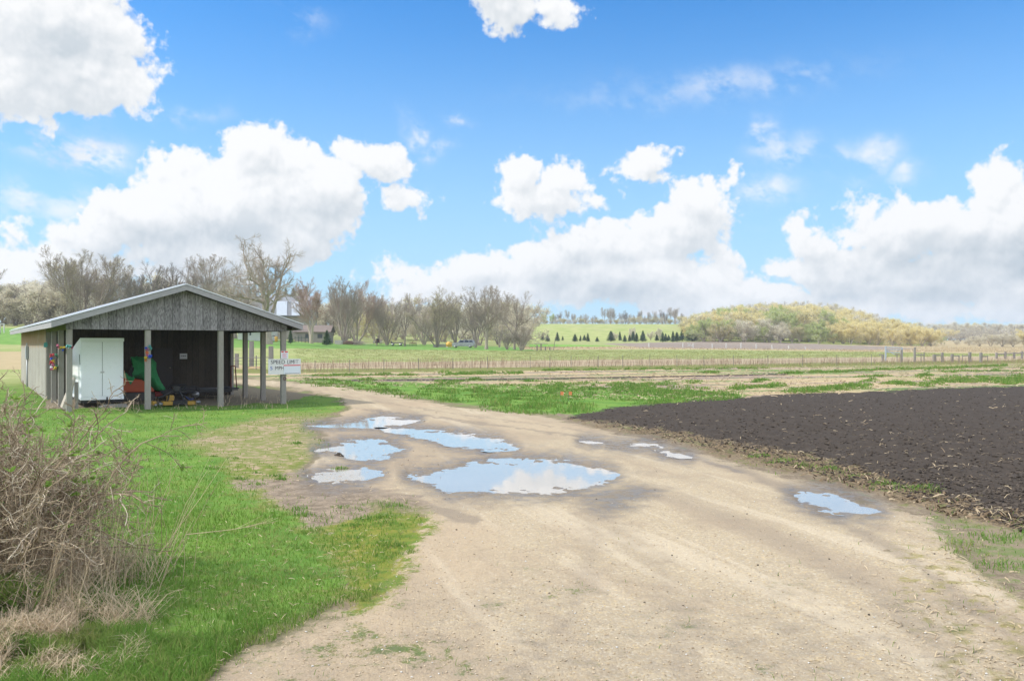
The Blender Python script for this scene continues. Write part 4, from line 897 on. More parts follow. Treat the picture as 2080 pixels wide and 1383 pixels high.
BK = {'grey': bark('bark_grey', (.20, .163, .13), (.39, .33, .27)), 'dark': bark('bark_dark', (.13, .108, .09), (.26, .22, .19)),
      'tan': bark('bark_tan', (.27, .225, .18), (.46, .39, .32)), 'pale': bark('bark_pale', (.36, .33, .295), (.56, .52, .47)), 'red': bark('bark_red', (.25, .17, .13), (.42, .30, .24))}
LF = {'olive': leafmat('buds_olive', (.45, .40, .19), (.60, .54, .30)), 'gold': leafmat('buds_gold', (.68, .58, .26), (.83, .74, .42)), 'green': leafmat('leaf_green', (.38, .44, .16), (.55, .59, .27)),
      'buff': leafmat('buds_buff', (.56, .51, .38), (.74, .69, .54)), 'needle': leafmat('needles', (.06, .125, .045), (.14, .235, .085), .15), 'lime': leafmat('leaf_lime', (.36, .46, .10), (.52, .60, .20)), 'yelgreen': leafmat('needle_yellow', (.24, .26, .09), (.34, .36, .14)),
      'russet': leafmat('buds_russet', (.34, .225, .16), (.48, .35, .27))}
def tree_mesh(levels, bk, tw, leaf=None, nleaf=0, lsize=.1, spread=.15, sides=(9, 6, 4, 3, 3, 3), seed=0, split=2):
    """levels: list of (P, R). Returns meshes for the trunk (with limbs) and the crown"""
    g = np.random.default_rng(seed+500)
    def pack(ls, off):
        V, Fq, mi, b = [], [], [], 0
        for k, (P, Rd) in enumerate(ls):
            v, f = tubes(P, Rd, sides[k+off]); V.append(v); Fq.append(f+b); b += len(v); mi.append(np.full(len(f), 0 if k+off < 3 else 1))
        return V, Fq, mi, b
    V, Fq, mi, b = pack(levels[:split], 0); tr = npmesh('trunk', np.concatenate(V), [np.concatenate(Fq)], [BK[bk]], smooth=True)
    V, Fq, mi, b = pack(levels[split:], split)
    if nleaf:
        v, f = specks(levels[-1][0], nleaf, lsize, g, spread); V.append(v); Fq.append(f+b); mi.append(np.full(len(f), 2))
    cr = npmesh('crown', np.concatenate(V), [np.concatenate(Fq)], [BK[bk], BK[tw]]+([LF[leaf]] if leaf else []), np.concatenate(mi))
    top = max(l[0][..., 2].max() for l in levels); return tr, cr, top
def vase(seed, ns, H, spread, tw=.028, leaf=None, nleaf=0, bk='grey', tk='grey', n=(9, 8, 7, 5), wig=.10, up=.05, lsize=.09, r=.20, ang=26, lean=(0, 0), branch_r=.55, low=.28):
    g = np.random.default_rng(seed); az = np.arange(ns)*2*math.pi/ns+g.uniform(0, 6)
    a = np.radians(g.uniform(spread*.35, spread, ns)); dirs = np.stack([np.sin(a)*np.cos(az)+lean[0], np.sin(a)*np.sin(az)+lean[1], np.cos(a)], -1)
    l0 = stem(dirs, H*g.uniform(.68, .95, ns), r*g.uniform(.6, 1.1, ns), 9, wig*.8, up, g, base=.25)
    l1 = grow(*l0, n[0], low, .98, ang, 9, .52, 7, wig, up, .62, g)
    l2 = grow(*l1, n[1], .22, 1, ang+4, 10, .50, 5, wig*1.3, up, .62, g)
    l3 = grow(*l2, n[2], .15, 1, ang, 10, .60, 4, wig*.9, up*1.5, .62, g)
    l4 = grow(*l3, n[3], .1, 1, ang-2, 10, .75, 3, wig*.8, up*1.5, .8, g)
    for l, lo in ((l2, tw*.9), (l3, tw*.55), (l4, tw*.38)): np.maximum(l[1], lo*np.linspace(1, .55, l[1].shape[1]), out=l[1])
    return tree_mesh([l0, l1, l2, l3, l4], bk, tk, leaf, nleaf, lsize, seed=seed)
def oak(seed, H, leaf=None, nleaf=0, bk='grey', tk='grey', tw=.03, bole=.30, limbs=7, spread=50, r=.55, wig=.20, n=(9, 8, 6), up=.045, lean=(0, 0), lsize=.09, lr=.98):
    g = np.random.default_rng(seed)
    l0 = stem([(lean[0], lean[1], 1)], H*.62, r, 10, .05, .02, g, base=0, taper=.55)
    l1 = grow(*l0, limbs, bole/.62*.62+.05, .99, spread, 11, lr, 9, wig, up, .62, g, lcut=.35)
    l2 = grow(*l1, n[0], .2, 1, 42, 14, .48, 6, wig*1.1, up*.8, .58, g)
    l3 = grow(*l2, n[1], .2, 1, 40, 14, .50, 5, wig*1.2, up, .60, g)
    l4 = grow(*l3, n[2], .1, 1, 32, 12, .75, 3, wig*.9, up*1.4, .75, g)
    for l, lo in ((l2, tw*1.0), (l3, tw*.6), (l4, tw*.4)): np.maximum(l[1], lo*np.linspace(1, .55, l[1].shape[1]), out=l[1])
    return tree_mesh([l0, l1, l2, l3, l4], bk, tk, leaf, nleaf, lsize, seed=seed)
def rounded(seed, H, wid, leaf, nleaf, bk, tk, lsize=.13, tw=.03):
    """a woodland crown seen from afar: forked stems and a full, uneven, rounded head of twigs and opening buds"""
    g = np.random.default_rng(seed); ns = 4; az = np.arange(ns)*1.57+g.uniform(0, 6); a = np.radians(g.uniform(6, 26, ns)*wid)
    l0 = stem(np.stack([np.sin(a)*np.cos(az), np.sin(a)*np.sin(az), np.cos(a)], -1), H*g.uniform(.6, .85, ns), .16, 6, .08, .04, g, base=.2)
    l1 = grow(*l0, 8, .15, .98, 38*wid, 12, .58, 5, .14, .06, .6, g, lcut=.6); l2 = grow(*l1, 8, .2, 1, 36, 13, .55, 4, .16, .05, .6, g); l3 = grow(*l2, 8, .2, 1, 36, 15, .6, 3, .2, .04, .7, g)
    for l, lo in ((l1, tw*1.2), (l2, tw*.8), (l3, tw*.55)): np.maximum(l[1], lo*np.linspace(1, .55, l[1].shape[1]), out=l[1])
    return tree_mesh([l0, l1, l2, l3], bk, tk, leaf, nleaf, lsize, .3, sides=(5, 4, 3, 3), seed=seed, split=1)
def spruce(seed, H, w, leaf='needle'):
    g = np.random.default_rng(seed); V, Fq = [], []; b = 0
    nb = int(95*H**.3); hs = np.linspace(.05, .985, nb)**.85*H
    for k, h in enumerate(hs):
        L = w*(1-h/H)**.82*g.uniform(.75, 1.15)+.06
        for q in range(3):
            az = g.uniform(0, 6.28); ns = 9; s = np.linspace(.08, 1, ns)
            c = np.stack([np.cos(az)*L*s, np.sin(az)*L*s, h-.22*L*s+.20*L*s**3], -1)
            for sgn in (-1, 1):
                d = nrm(np.stack([np.cos(az+sgn*1.0)*np.ones(ns), np.sin(az+sgn*1.0)*np.ones(ns), g.uniform(-.55, .25, ns)], -1))
                ll = (.30*L*(1.15-s)+.09)[:, None]*g.uniform(.6, 1.2, (ns, 1)); wv = np.array([math.cos(az), math.sin(az), -.2])*(.10*L+.035)
                v = np.stack([c-wv, c+wv, c+d*ll], 1).reshape(-1, 3); V.append(v); Fq.append(np.arange(len(v)).reshape(-1, 3)+b); b += len(v)
    cr = npmesh('crown', np.concatenate(V), [np.concatenate(Fq)], [LF[leaf]])
    tb, tf = tubes(*stem([(0, 0, 1)], H*.93, .055*H**.6, 6, 0, 0, g, base=0, taper=.85), 7); return npmesh('trunk', tb, [tf], [BK['dark']], smooth=True), cr, H
TREES = 0
def plant(name, kind, px, D, top, label, group=None, cat='tree', rz=None, wide=1.0, parts=True, zoff=0.0):
    """one tree: kind = (trunk mesh, crown mesh, height); top = photo row of its tip"""
    global TREES; TREES += 1
    p = at(px, D); s = height_for(top, px, D)/kind[2]
    o = empty(name, p+Vector((0, 0, zoff)), rz if rz is not None else (TREES*2.399) % 6.283); o.scale = (s*wide, s*wide, s); tag(o, label, cat, group)
    link('trunk', kind[0], o); link('crown', kind[1], o); return o
K_ = {}
K_['oak'] = oak(11, 17, n=(13, 10, 9), limbs=9, r=.62, spread=56, lr=1.12, bole=.2, tw=.019)
K_['oak2'] = oak(23, 15, n=(12, 10, 9), limbs=8, spread=36, bk='dark', tk='grey', r=.36, bole=.25, wig=.14, up=.07, tw=.019)
K_['oak3'] = oak(31, 15, n=(12, 10, 9), limbs=9, spread=40, r=.40, bole=.12, wig=.17, tw=.019)
K_['tall'] = oak(37, 17, n=(10, 9, 8), limbs=8, spread=24, r=.30, bole=.35, wig=.10, up=.09, bk='dark', tk='grey')
K_['vase'] = vase(41, 6, 13, 30, tw=.019, tk='grey', r=.24); K_['vase2'] = vase(43, 8, 12, 40, tw=.019, tk='tan', r=.17, ang=22, up=.07); K_['vase3'] = vase(47, 5, 13, 34, tw=.019, tk='red', r=.22, leaf='russet', nleaf=5000, lsize=.05, ang=28)
K_['leaning'] = vase(53, 2, 14, 30, tw=.019, tk='red', r=.34, ang=30, n=(14, 9, 9, 7), leaf='russet', nleaf=4000, lsize=.05, low=.30)
K_['olive'] = vase(59, 8, 12, 34, tw=.019, leaf='olive', nleaf=6000, lsize=.075, tk='tan', bk='dark', r=.15)
K_['olive2'] = vase(61, 7, 16, 30, tw=.019, leaf='olive', nleaf=6000, lsize=.075, tk='grey', r=.22, n=(11, 9, 8, 6))
K_['dark'] = vase(67, 5, 13, 26, tw=.021, tk='dark', bk='dark', r=.22, ang=24, n=(9, 8, 7, 6)); K_['thin'] = vase(71, 2, 16, 14, tw=.019, tk='grey', r=.16, ang=26, n=(14, 8, 8, 6)); K_['wood'] = vase(73, 3, 14, 18, tw=.024, tk='tan', bk='tan', r=.17, ang=28, n=(12, 8, 7, 5), leaf='buff', nleaf=2500, lsize=.07)
K_['wood2'] = vase(79, 3, 14, 20, tw=.024, tk='grey', bk='grey', r=.17, ang=30, n=(12, 8, 7, 5))
K_['spruce'] = spruce(3, 4.5, 1.3); K_['spruce2'] = spruce(5, 4.5, 1.0); K_['spruce3'] = spruce(8, 4.2, 1.6); K_['yspruce'] = spruce(9, 9, 2.1, 'yelgreen')
for k, (lf, bk, tk, nl) in dict(gold=('gold', 'tan', 'pale', 12000), gold2=('gold', 'tan', 'pale', 10000), green=('green', 'tan', 'pale', 11000), buff=('buff', 'tan', 'pale', 9000), grey=('buff', 'dark', 'grey', 2500), lime=('lime', 'grey', 'tan', 8500), oliv=('olive', 'tan', 'pale', 10500)).items():
    K_['r_'+k] = rounded(100+len(k)*7+ord(k[0]), 10, 1.25 if k != 'grey' else 1.1, lf, nl, bk, tk); K_['s_'+k] = rounded(200+len(k)*5+ord(k[-1]), 9.5, 1.5, lf, nl, bk, tk)
# ------------------------------------------------------------------ trees near the farmyard
plant('bare_oak', K_['oak'], 545, 130, 464, 'tallest bare tree with wide crooked limbs, above the right roof slope of the shed', rz=1.2)
plant('bare_tree', K_['olive2'], 168, 150, 500, 'wide bare tree with olive buds, tallest behind the left roof slope', rz=.4, wide=1.15)
plant('bare_tree', K_['dark'], 292, 140, 528, 'dark bare tree behind the roof slope, next to the wide olive-budded tree', rz=.9, wide=1.1)
plant('bare_tree', K_['dark'], 345, 146, 530, 'dark bare tree just left of the shed ridge', rz=2.2)
plant('bare_tree', K_['thin'], 432, 150, 512, 'slim open bare tree rising right of the shed ridge', rz=.3, wide=1.25)
plant('bare_tree', K_['tall'], 398, 152, 520, 'thin crooked bare tree directly behind the shed ridge', rz=4.0)
plant('bare_tree', K_['oak2'], 478, 165, 530, 'small bare tree between the slim open tree and the tallest bare tree', rz=2.5)
plant('bare_tree', K_['olive2'], 235, 160, 540, 'lower bare tree with olive buds filling the gap beside the dark trees', rz=2.6)
plant('bare_tree', K_['tall'], -2, 100, 545, 'bare tree with low crooked branches at the left end of the woods', rz=5.1)
for k, (px, D, tp, kd) in enumerate([(28, 150, 575, 'wood2'), (62, 160, 568, 'wood'), (95, 150, 585, 'wood2'), (15, 190, 580, 'wood'), (48, 200, 572, 'wood2'), (80, 185, 575, 'wood'), (112, 190, 580, 'wood2'), (-30, 170, 570, 'wood'), (-70, 160, 560, 'wood2'), (-120, 170, 560, 'wood'), (-180, 175, 555, 'wood2'),
     (130, 180, 570, 'wood'), (200, 190, 565, 'wood2'), (260, 190, 560, 'wood'), (320, 180, 560, 'wood2'), (375, 190, 570, 'wood'), (420, 190, 570, 'wood2'), (455, 185, 572, 'wood'), (500, 195, 575, 'wood2'), (520, 200, 580, 'wood'), (585, 230, 590, 'wood2')]):
    plant('woodland_tree', K_[{'wood': 'r_grey', 'wood2': 's_buff'}[kd] if k % 3 else kd], px, D, tp, 'grey-brown bare woodland tree crowded behind the shed and its larger trees', 'bare woodland trees behind the shed')
for k in range(26):
    plant('woodland_tree', K_[['r_grey', 's_buff', 's_grey', 'r_buff'][k % 4]], -80+k*9+(k*7) % 5, [150, 175, 205][k % 3], [588, 578, 570][k % 3]+(k*13) % 9-(8 if k > 12 else 0), 'grey-brown bare woodland tree crowded behind the shed and its larger trees', 'bare woodland trees behind the shed', wide=1.25)
L2 = [('leaning_tree', 'leaning', 633, 150, 556, 'reddish twiggy tree with a leaning forked trunk beside the small spruces', 1.9, 1.0),
 ('bare_tree', 'vase', 700, 165, 560, 'vase-shaped bare tree with a stout base behind the pale concrete block', .5, 1.0), ('bare_tree', 'vase3', 725, 172, 566, 'reddish bare tree fanning right above the brush pile', 2.0, 1.0),
 ('bare_tree', 'thin', 765, 172, 594, 'thin pale bare tree standing straight behind the red tractor', 1.0, 1.0), ('bare_tree', 'vase2', 786, 178, 598, 'many-stemmed bare tree fanning out right of the red tractor', .3, 1.0),
 ('bare_tree', 'tall', 822, 168, 592, 'straight pale bare tree right of the dark farm wagon', .7, .9), ('bare_tree', 'olive', 888, 160, 578, 'many-stemmed olive-budded tree behind the yellow machine', 1.4, 1.0),
 ('bare_tree', 'vase2', 862, 185, 592, 'bare tree behind the left side of the olive-budded tree', 4.0, 1.0), ('bare_tree', 'oak3', 988, 150, 578, 'broad grey bare tree standing in the grass in front of the station wagon', 2.9, .92),
 ('bare_tree', 'dark', 966, 170, 592, 'dark forked bare tree just behind the station wagon', 3.3, .9), ('bare_tree', 'thin', 1014, 175, 580, 'upright grey bare tree right of the broad grey tree', 2.0, 1.0),
 ('bare_tree', 'oak2', 1045, 158, 588, 'last bare tree of the farmyard row, leaning over the hill side', 4.2, .9), ('bare_tree', 'olive', 925, 185, 590, 'brown-budded tree behind the station wagon', 5.0, 1.0)]
for nm, kd, px, D, tp, lab, rz, wd_ in L2: plant(nm, K_[kd], px, D, tp, lab, rz=rz, wide=wd_)
for k, (px, D, tp) in enumerate([(1030, 150, 668), (1058, 152, 660), (1062, 158, 672)]): plant('bare_shrub', K_['vase2'], px, D, tp, 'low bare shrub at the foot of the last tree of the farmyard row', 'low bare shrubs at the end of the row', 'shrub', wide=1.3)
g_ = np.random.default_rng(5)
for k in range(38):
    px = 650+k*11.2+g_.uniform(-6, 6); D = g_.uniform(200, 285); tp = g_.uniform(598, 632)+max(0, (px-980)*.10)
    plant('woodland_tree', K_[['wood', 's_buff', 'r_grey', 'vase2', 's_oliv', 'r_buff'][k % 6]], px, D, tp, 'thin bare tree in the brown wood behind the farmyard row', 'bare trees of the wood behind the farmyard')
for k, (px, D, tp, kd) in enumerate([(590, 139, 668, 'spruce'), (664, 141, 670, 'spruce3')]):
    plant('small_spruce', K_[kd], px, D, tp, ['small dark spruce beside the corner post of the shed', 'small broad spruce at the foot of the leaning tree'][k], None, 'spruce', wide=[.8, .95][k])
for k, (px, tp) in enumerate([(566, 588), (580, 584), (596, 583), (610, 586), (622, 580)]): plant('yellow_conifer', K_['yspruce'], px, 215, tp, 'yellow-green conifer top showing over the barn roof', 'yellow-green conifers behind the barn', 'conifer', wide=1.0)
# ------------------------------------------------------------------ the grass hill: spruces at its foot, bare trees along its top
SP = [(1069, 671), (1102, 676), (1112, 678), (1132, 674), (1143, 682), (1168, 678), (1179, 681), (1187, 680), (1194, 676), (1241, 672), (1259, 673), (1269, 680), (1279, 680), (1286, 672), (1293, 676), (1306, 671), (1334, 679), (1346, 674), (1352, 677), (1358, 680), (1367, 672), (1375, 674), (1386, 665), (1213, 684)]
for k, (px, tp) in enumerate(SP):
    plant('hill_spruce', K_[['spruce2', 'spruce', 'spruce2', 'spruce3'][k % 4]], px, [288, 296, 282][k % 3], tp, 'small dark spruce in the broken line along the foot of the grass hill', 'spruces along the foot of the hill', 'spruce', wide=[1.5, 1.25, 1.7, 1.1, 1.35, 1.6, 1.2][k % 7]*(1 if k % 4 != 3 else .8))
plant('round_pine', K_['spruce3'], 1405, 292, 658, 'largest and roundest dark evergreen at the right end of the spruce line', None, 'pine', wide=1.25)
for px, tp in ((1322, 672), (1249, 674), (1338, 666), (1284, 664)): plant('hill_sapling', K_['r_buff'], px, 300, tp, 'pale leafless sapling among the dark spruces below the hill', 'pale saplings among the spruces', 'sapling', wide=.8)
for k, (px, tp) in enumerate([(a, b+7) for a, b in [(1105, 628), (1122, 630), (1138, 624), (1152, 622), (1165, 628), (1180, 632), (1190, 630), (1204, 634), (1226, 616), (1240, 615), (1247, 624), (1262, 628), (1271, 622), (1288, 632), (1300, 622), (1318, 626), (1332, 624), (1345, 620), (1362, 616), (1372, 616), (1385, 628), (1310, 634), (1210, 632), (1280, 630), (1352, 628), (1128, 632)]]):
    D = [452, 470, 490][k % 3]; g2 = px < 1125
    plant('hilltop_tree', K_[['wood2', 'oak3', 'dark', 'thin', 'vase'][k % 5]] if not g2 else K_['r_lime'], px, D, tp, 'yellow-green budding tree at the left end of the hilltop row' if g2 else 'small grey bare tree in the row along the top of the grass hill', 'green budding hilltop trees' if g2 else 'bare trees along the hilltop', wide=[.85, .7, .75][k % 3])
for k in range(26): plant('hilltop_brush', K_[['r_grey', 'r_oliv', 's_grey'][k % 3]], 1096+k*12, 458+k % 3*9, g_.uniform(640, 648), 'low grey brush between the hilltop trees', 'low brush along the hilltop', 'brush', wide=1.5, zoff=-.4)
# ------------------------------------------------------------------ the wooded hill on the right, tree by tree
OUT_ = [(1395, 645), (1440, 632), (1480, 622), (1530, 618), (1580, 612), (1640, 611), (1700, 622), (1760, 634), (1800, 648), (1850, 660), (1880, 666), (1900, 672)]
ox_, oy_ = np.array(OUT_).T
KINDS = ['gold', 'buff', 'oliv', 'gold2', 'green', 'grey', 'gold', 'buff', 'oliv', 'lime']
LAB = dict(gold=('golden budding tree on the wooded hill', 'golden trees of the wooded hill'), gold2=('golden budding tree on the wooded hill', 'golden trees of the wooded hill'), buff=('pale buff bare-crowned tree on the wooded hill', 'buff trees of the wooded hill'),
           green=('fresh green tree on the wooded hill', 'green trees of the wooded hill'), lime=('lime green tree on the wooded hill', 'lime trees of the wooded hill'), oliv=('olive budding tree on the wooded hill', 'olive trees of the wooded hill'), grey=('grey bare tree on the wooded hill', 'grey trees of the wooded hill'))
cnt = 0
for row, (D0_, npx) in enumerate([(288, 20), (305, 20), (325, 20), (348, 19), (372, 18), (398, 17), (425, 16), (455, 15)]):
    for px in np.arange(1408-row*2, 1893-row*6, npx):
        px = px+g_.uniform(-6, 6); D = D0_+g_.uniform(-8, 8); sky_y = np.interp(px, ox_, oy_); base_y = HY-(gz((px-CX)/F*D, D)-EYE)*F/D
        h = g_.uniform(8.0, 11.5)*(1.0 if row else .72); tp = base_y-h*F/D
        if tp < sky_y-2: tp = sky_y+g_.uniform(-3, 5)
        if base_y-tp < 12: continue
        r_ = g_.random(); u = (px-1400)/490
        if row <= 1: kd = 'gold' if u > .62 and r_ < .85 else ['buff', 'green', 'oliv', 'green', 'buff', 'gold'][int(r_*6)]
        elif row >= 6: kd = 'grey' if r_ < .62 or u > .62 else ['gold', 'oliv', 'buff'][int(r_*3*.99) % 3]
        elif row >= 4: kd = ['gold', 'buff', 'gold2', 'oliv', 'grey', 'buff'][int(r_*6)]
        else: kd = ['green', 'buff', 'gold', 'oliv', 'lime', 'gold2'][int(r_*6)] if u < .62 else ['gold', 'gold2', 'buff'][int(r_*3)]
        plant('hill_tree', K_[('r_', 's_')[cnt % 2]+kd], px, D, tp, *LAB[kd], wide=g_.uniform(.95, 1.25)); cnt += 1
for px, D, tp, kd, lab in [(1467, 284, 652, 'lime', 'brightest fresh green tree at the edge of the wooded hill'), (1512, 282, 648, 's_buff', 'wide pale bare-crowned tree at the front of the wooded hill')]:
    plant('edge_tree', K_[kd if '_' in kd else 'r_'+kd], px, D, tp, lab, wide=1.35)
# ------------------------------------------------------------------ low woods far to the right
for k in range(60):
    px = 1868+k*7.2+g_.uniform(-5, 5); row = k % 3; D = [430, 520, 640][row]+g_.uniform(-20, 20); tp = [678, 668, 658][row]+g_.uniform(-4, 4)-max(0, px-2040)*.05
    kd = ['grey', 'grey', 'buff'][k % 3] if k % 7 else 'gold'
    plant('valley_tree', K_['s_'+kd], px, D, tp, {'grey': 'grey bare tree in the low woods far to the right', 'buff': 'pale bare tree in the low woods far to the right', 'gold': 'golden tree in the low woods far to the right'}[kd], {'grey': 'grey trees of the valley woods', 'buff': 'pale trees of the valley woods', 'gold': 'golden trees of the valley woods'}[kd], wide=1.5)
for k, (px, D, tp, kd) in enumerate([(1968, 300, 686, 'buff'), (1990, 292, 680, 'buff'), (2012, 288, 677, 'buff'), (2036, 290, 676, 'buff'), (2058, 286, 678, 'buff'), (2082, 288, 672, 'gold'), (2110, 292, 676, 'buff'), (2140, 290, 670, 'gold'), (2190, 300, 674, 'buff'), (2240, 300, 670, 'gold')]):
    plant('bare_shrub', K_['s_'+kd], px, D, tp, 'pale bare thicket shrub at the right edge of the crop fields' if kd == 'buff' else 'golden budding shrub at the right edge of the crop fields', 'pale thicket shrubs on the right' if kd == 'buff' else 'golden thicket shrubs on the right', 'shrub', wide=1.3)
plant('green_shrub', K_['r_green'], 1912, 320, 683, 'single bright green shrub in front of the grey valley woods', None, 'shrub', wide=1.0)
plant('pale_shrub', K_['s_buff'], 1944, 318, 690, 'round pale shrub beside the bright green one', None, 'shrub', wide=1.2)
# ------------------------------------------------------------------ farmyard buildings and machines (far, 140-200 m)
def far(name, label, cat, px, D, group=None, rz=0.0, py=None):
    return tag(empty(name, at(px, D), rz), label, cat, group)
def X_(px, D, ref): return (px-ref)/F*D
def Z_at(py, D, px): return EYE+(HY-py)/F*D-gz((px-CX)/F*D, D)
m_stone = worn('barn_wall', (.33, .30, .26), .9, 0, .35, .9, (.16, .14, .12), .4); m_shingle = worn('grey_roof', (.20, .205, .22), .8, 0, .2, 1.2); m_tin = worn('bright_tin', (.42, .46, .51), .4, .3, .12, 1.5, (.4, .36, .3), .2)
m_tile = worn('red_brown_roof', (.19, .15, .13), .85, 0, .25, 1.5); m_wwall = worn('white_wall', (.62, .62, .60), .8, 0, .12, 1, (.4, .38, .33), .3); m_win = worn('window_glass', (.05, .06, .07), .15, 0, .2, 2); m_gwood = worn('grey_boards', (.27, .25, .23), .9, 0, .3, 2)
D = 178
ba = far('barn', 'big barn with a tin-patched gambrel roof above a stone-grey wall behind the tallest bare tree', 'barn', 580, D, rz=.08)
bx0, bx1 = X_(505, D, 580), X_(625, D, 580); ze, zk, zr_ = Z_at(641, D, 580), Z_at(611, D, 580), Z_at(597, D, 580)
MB().box(bx0, bx1, .5, 13, -1, ze-.02).build('wall', m_stone, ba)
yk, yr = 2.6, 6.75
def slab(y0, z0, y1, z1, xa, xb, th, mi, s=MB): 
    m_ = s(); m_.add([(xa, y0, z0), (xb, y0, z0), (xb, y1, z1), (xa, y1, z1), (xa, y0, z0-th), (xb, y0, z0-th), (xb, y1, z1-th), (xa, y1, z1-th)], [(0, 1, 2, 3), (4, 7, 6, 5), (0, 4, 5, 1), (2, 6, 7, 3), (0, 3, 7, 4), (1, 5, 6, 2)]); return m_
slab(.1, ze, yk, zk, bx0-.3, bx1+.3, .15, 0).build('roof_lower', m_shingle, ba); slab(yk, zk+.002, yr, zr_, bx0-.3, bx1+.3, .15, 0).build('roof_upper', m_shingle, ba)
slab(13.4, ze, 13.5-yk, zk, bx0-.3, bx1+.3, .15, 0).build('roof_lower', m_shingle, ba); slab(13.5-yk, zk+.002, yr+.002, zr_, bx0-.3, bx1+.3, .15, 0).build('roof_upper', m_shingle, ba)
for a, b_, sl2 in ((557, 580, 5), (588, 618, 4)):      # bright replacement sheets on the lower slope
    xa, xb = X_(a, D, 580), X_(b_, D, 580); k = X_(580+sl2, D, 580); m_ = MB()
    m_.add([(xa+k, .06, ze+.03), (xb+k*.6, .06, ze+.03), (xb-k*.2, yk-.1, zk+.02), (xa, yk-.1, zk+.02)], [(0, 1, 2, 3)]); so2 = m_.build('tin_sheet', m_tin, ba); q = so2.modifiers.new('sheet', 'SOLIDIFY'); q.thickness = .03; q.offset = 1
for x in (bx0, bx1-.2): MB().prism([(.5, ze-.2), (yk, zk-.2), (yr, zr_-.2), (13.5-yk, zk-.2), (13, ze-.2)], x, x+.2, ax='x').build('gable', m_stone, ba)
D = 163
sh = far('farm_shed', 'low grey farm shed with a red-brown roof behind the leaning tree', 'shed', 632, D, rz=.05)
a, b_ = X_(600, D, 632), X_(668, D, 632); ze, zr_ = Z_at(674, D, 632), Z_at(660, D, 632)
MB().box(a, b_, 0, 5, -1, ze-.01).build('wall', m_stone, sh)
slab(-.4, ze, 2.5, zr_, a-.4, b_+.4, .12, 0).build('roof', m_tile, sh); slab(5.4, ze, 2.503, zr_, a-.4, b_+.4, .12, 0).build('roof', m_tile, sh)
for k in (0, 1):
    x = a+(b_-a)*(.30+.36*k); MB().box(x, x+.9, -.04, .05, ze*.38, ze*.8).build('window', m_win, sh)
MB().box(a+(b_-a)*.08, a+(b_-a)*.2, -.05, .04, -.5, ze*.75).build('door', m_gwood, sh)
D = 158
wb = far('white_house', 'white farm building seen between the right posts of the shed', 'house', 525, D, rz=.1)
a, b_ = X_(484, D, 525), X_(552, D, 525); zt_ = Z_at(672, D, 525)
MB().box(a, b_, 0, 6, -1, zt_).build('wall', m_wwall, wb)
slab(-.5, zt_, 3, zt_+1.9, a-.4, b_+.4, .12, 0).build('roof', m_shingle, wb); slab(6.5, zt_, 3.003, zt_+1.9, a-.4, b_+.4, .12, 0).build('roof', m_shingle, wb)
for k in (.22, .34): MB().box(a+(b_-a)*k, a+(b_-a)*(k+.05), -.04, .05, zt_*.55, zt_*.95).build('window', m_win, wb)
fw = far('far_white_barn', 'white barn gable glimpsed through the trees behind the left roof slope', 'barn', 172, 185)
MB().prism([(-3, -1), (3, -1), (3, Z_at(612, 185, 172)), (0, Z_at(596, 185, 172)), (-3, Z_at(612, 185, 172))], 0, 10).build('wall', m_wwall, fw)
slab(0, 0, 1, 1, 0, 1, .1, 0)
m_ = MB(); zz0, zz1 = Z_at(613, 185, 172), Z_at(595, 185, 172)
for s in (-1, 1): m_.add([(3.4*s, -.3, zz0-.1), (0, -.3, zz1), (0, 10.3, zz1), (3.4*s, 10.3, zz0-.1), (3.4*s, -.3, zz0-.25), (0, -.3, zz1-.15), (0, 10.3, zz1-.15), (3.4*s, 10.3, zz0-.25)], [(0, 1, 2, 3), (4, 7, 6, 5), (0, 4, 5, 1), (2, 6, 7, 3), (0, 3, 7, 4), (1, 5, 6, 2)])
m_.build('roof', m_shingle, fw)
# silver station wagon
m_car = worn('silver_paint', (.37, .37, .375), .3, .5, .1, 2); m_glass = worn('dark_glass', (.03, .035, .045), .1, 0, .2, 2, spec=.6)
D = 158; wg = far('station_wagon', 'silver station wagon parked under the broad grey tree', 'car', 941, D, rz=-.12)
L_ = 4.3; s_ = lambda x: (x-.5)*L_
body = MB(); body.prism([(s_(0), .42), (s_(0), .82), (s_(.04), .93), (s_(.27), 1.0), (s_(.30), 1.02), (s_(.97), 1.05), (s_(1), .9), (s_(1), .42), (s_(.86), .33), (s_(.14), .33)], -.85, .85)
body.build('body', m_car, wg, bevel=.05)
cab = MB(); zc = 1.03; t0_ = [(s_(.28), zc), (s_(.39), 1.5), (s_(.93), 1.5), (s_(.985), zc)]
cab.add([(x, -.8, z) if z < 1.2 else (x, -.68, z) for x, z in t0_]+[(x, .8, z) if z < 1.2 else (x, .68, z) for x, z in t0_], [(0, 1, 2, 3), (7, 6, 5, 4), (0, 4, 5, 1), (1, 5, 6, 2), (2, 6, 7, 3), (3, 7, 4, 0)]); cab.build('cabin', m_car, wg, bevel=.04)
for xa, xb, xc, xd in ((.315, .405, .55, .55), (.585, .585, .76, .76), (.79, .79, .915, .945)):
    m_ = MB(); f_ = lambda x, z: (s_(x), -.80+.12*(z-zc)/.47-.012, z)
    m_.add([f_(xa, zc+.06), f_(xb, 1.44), f_(xc, 1.44), f_(xd, zc+.06)], [(0, 1, 2, 3)]); w_ = m_.build('window', m_glass, wg); q = w_.modifiers.new('pane', 'SOLIDIFY'); q.thickness = .02
for x in (.17, .80): wheel(wg, (s_(x), -.78, .31), .31, .2); wheel(wg, (s_(x), .78, .31), .31, .2)
MB().box(s_(0)-.06, s_(0)+.03, -.8, .8, .42, .56).build('bumper', m_chrome, wg, bevel=.02); MB().box(s_(0)-.02, s_(0)+.03, -.75, -.5, .62, .76).build('headlight', m_glass, wg)
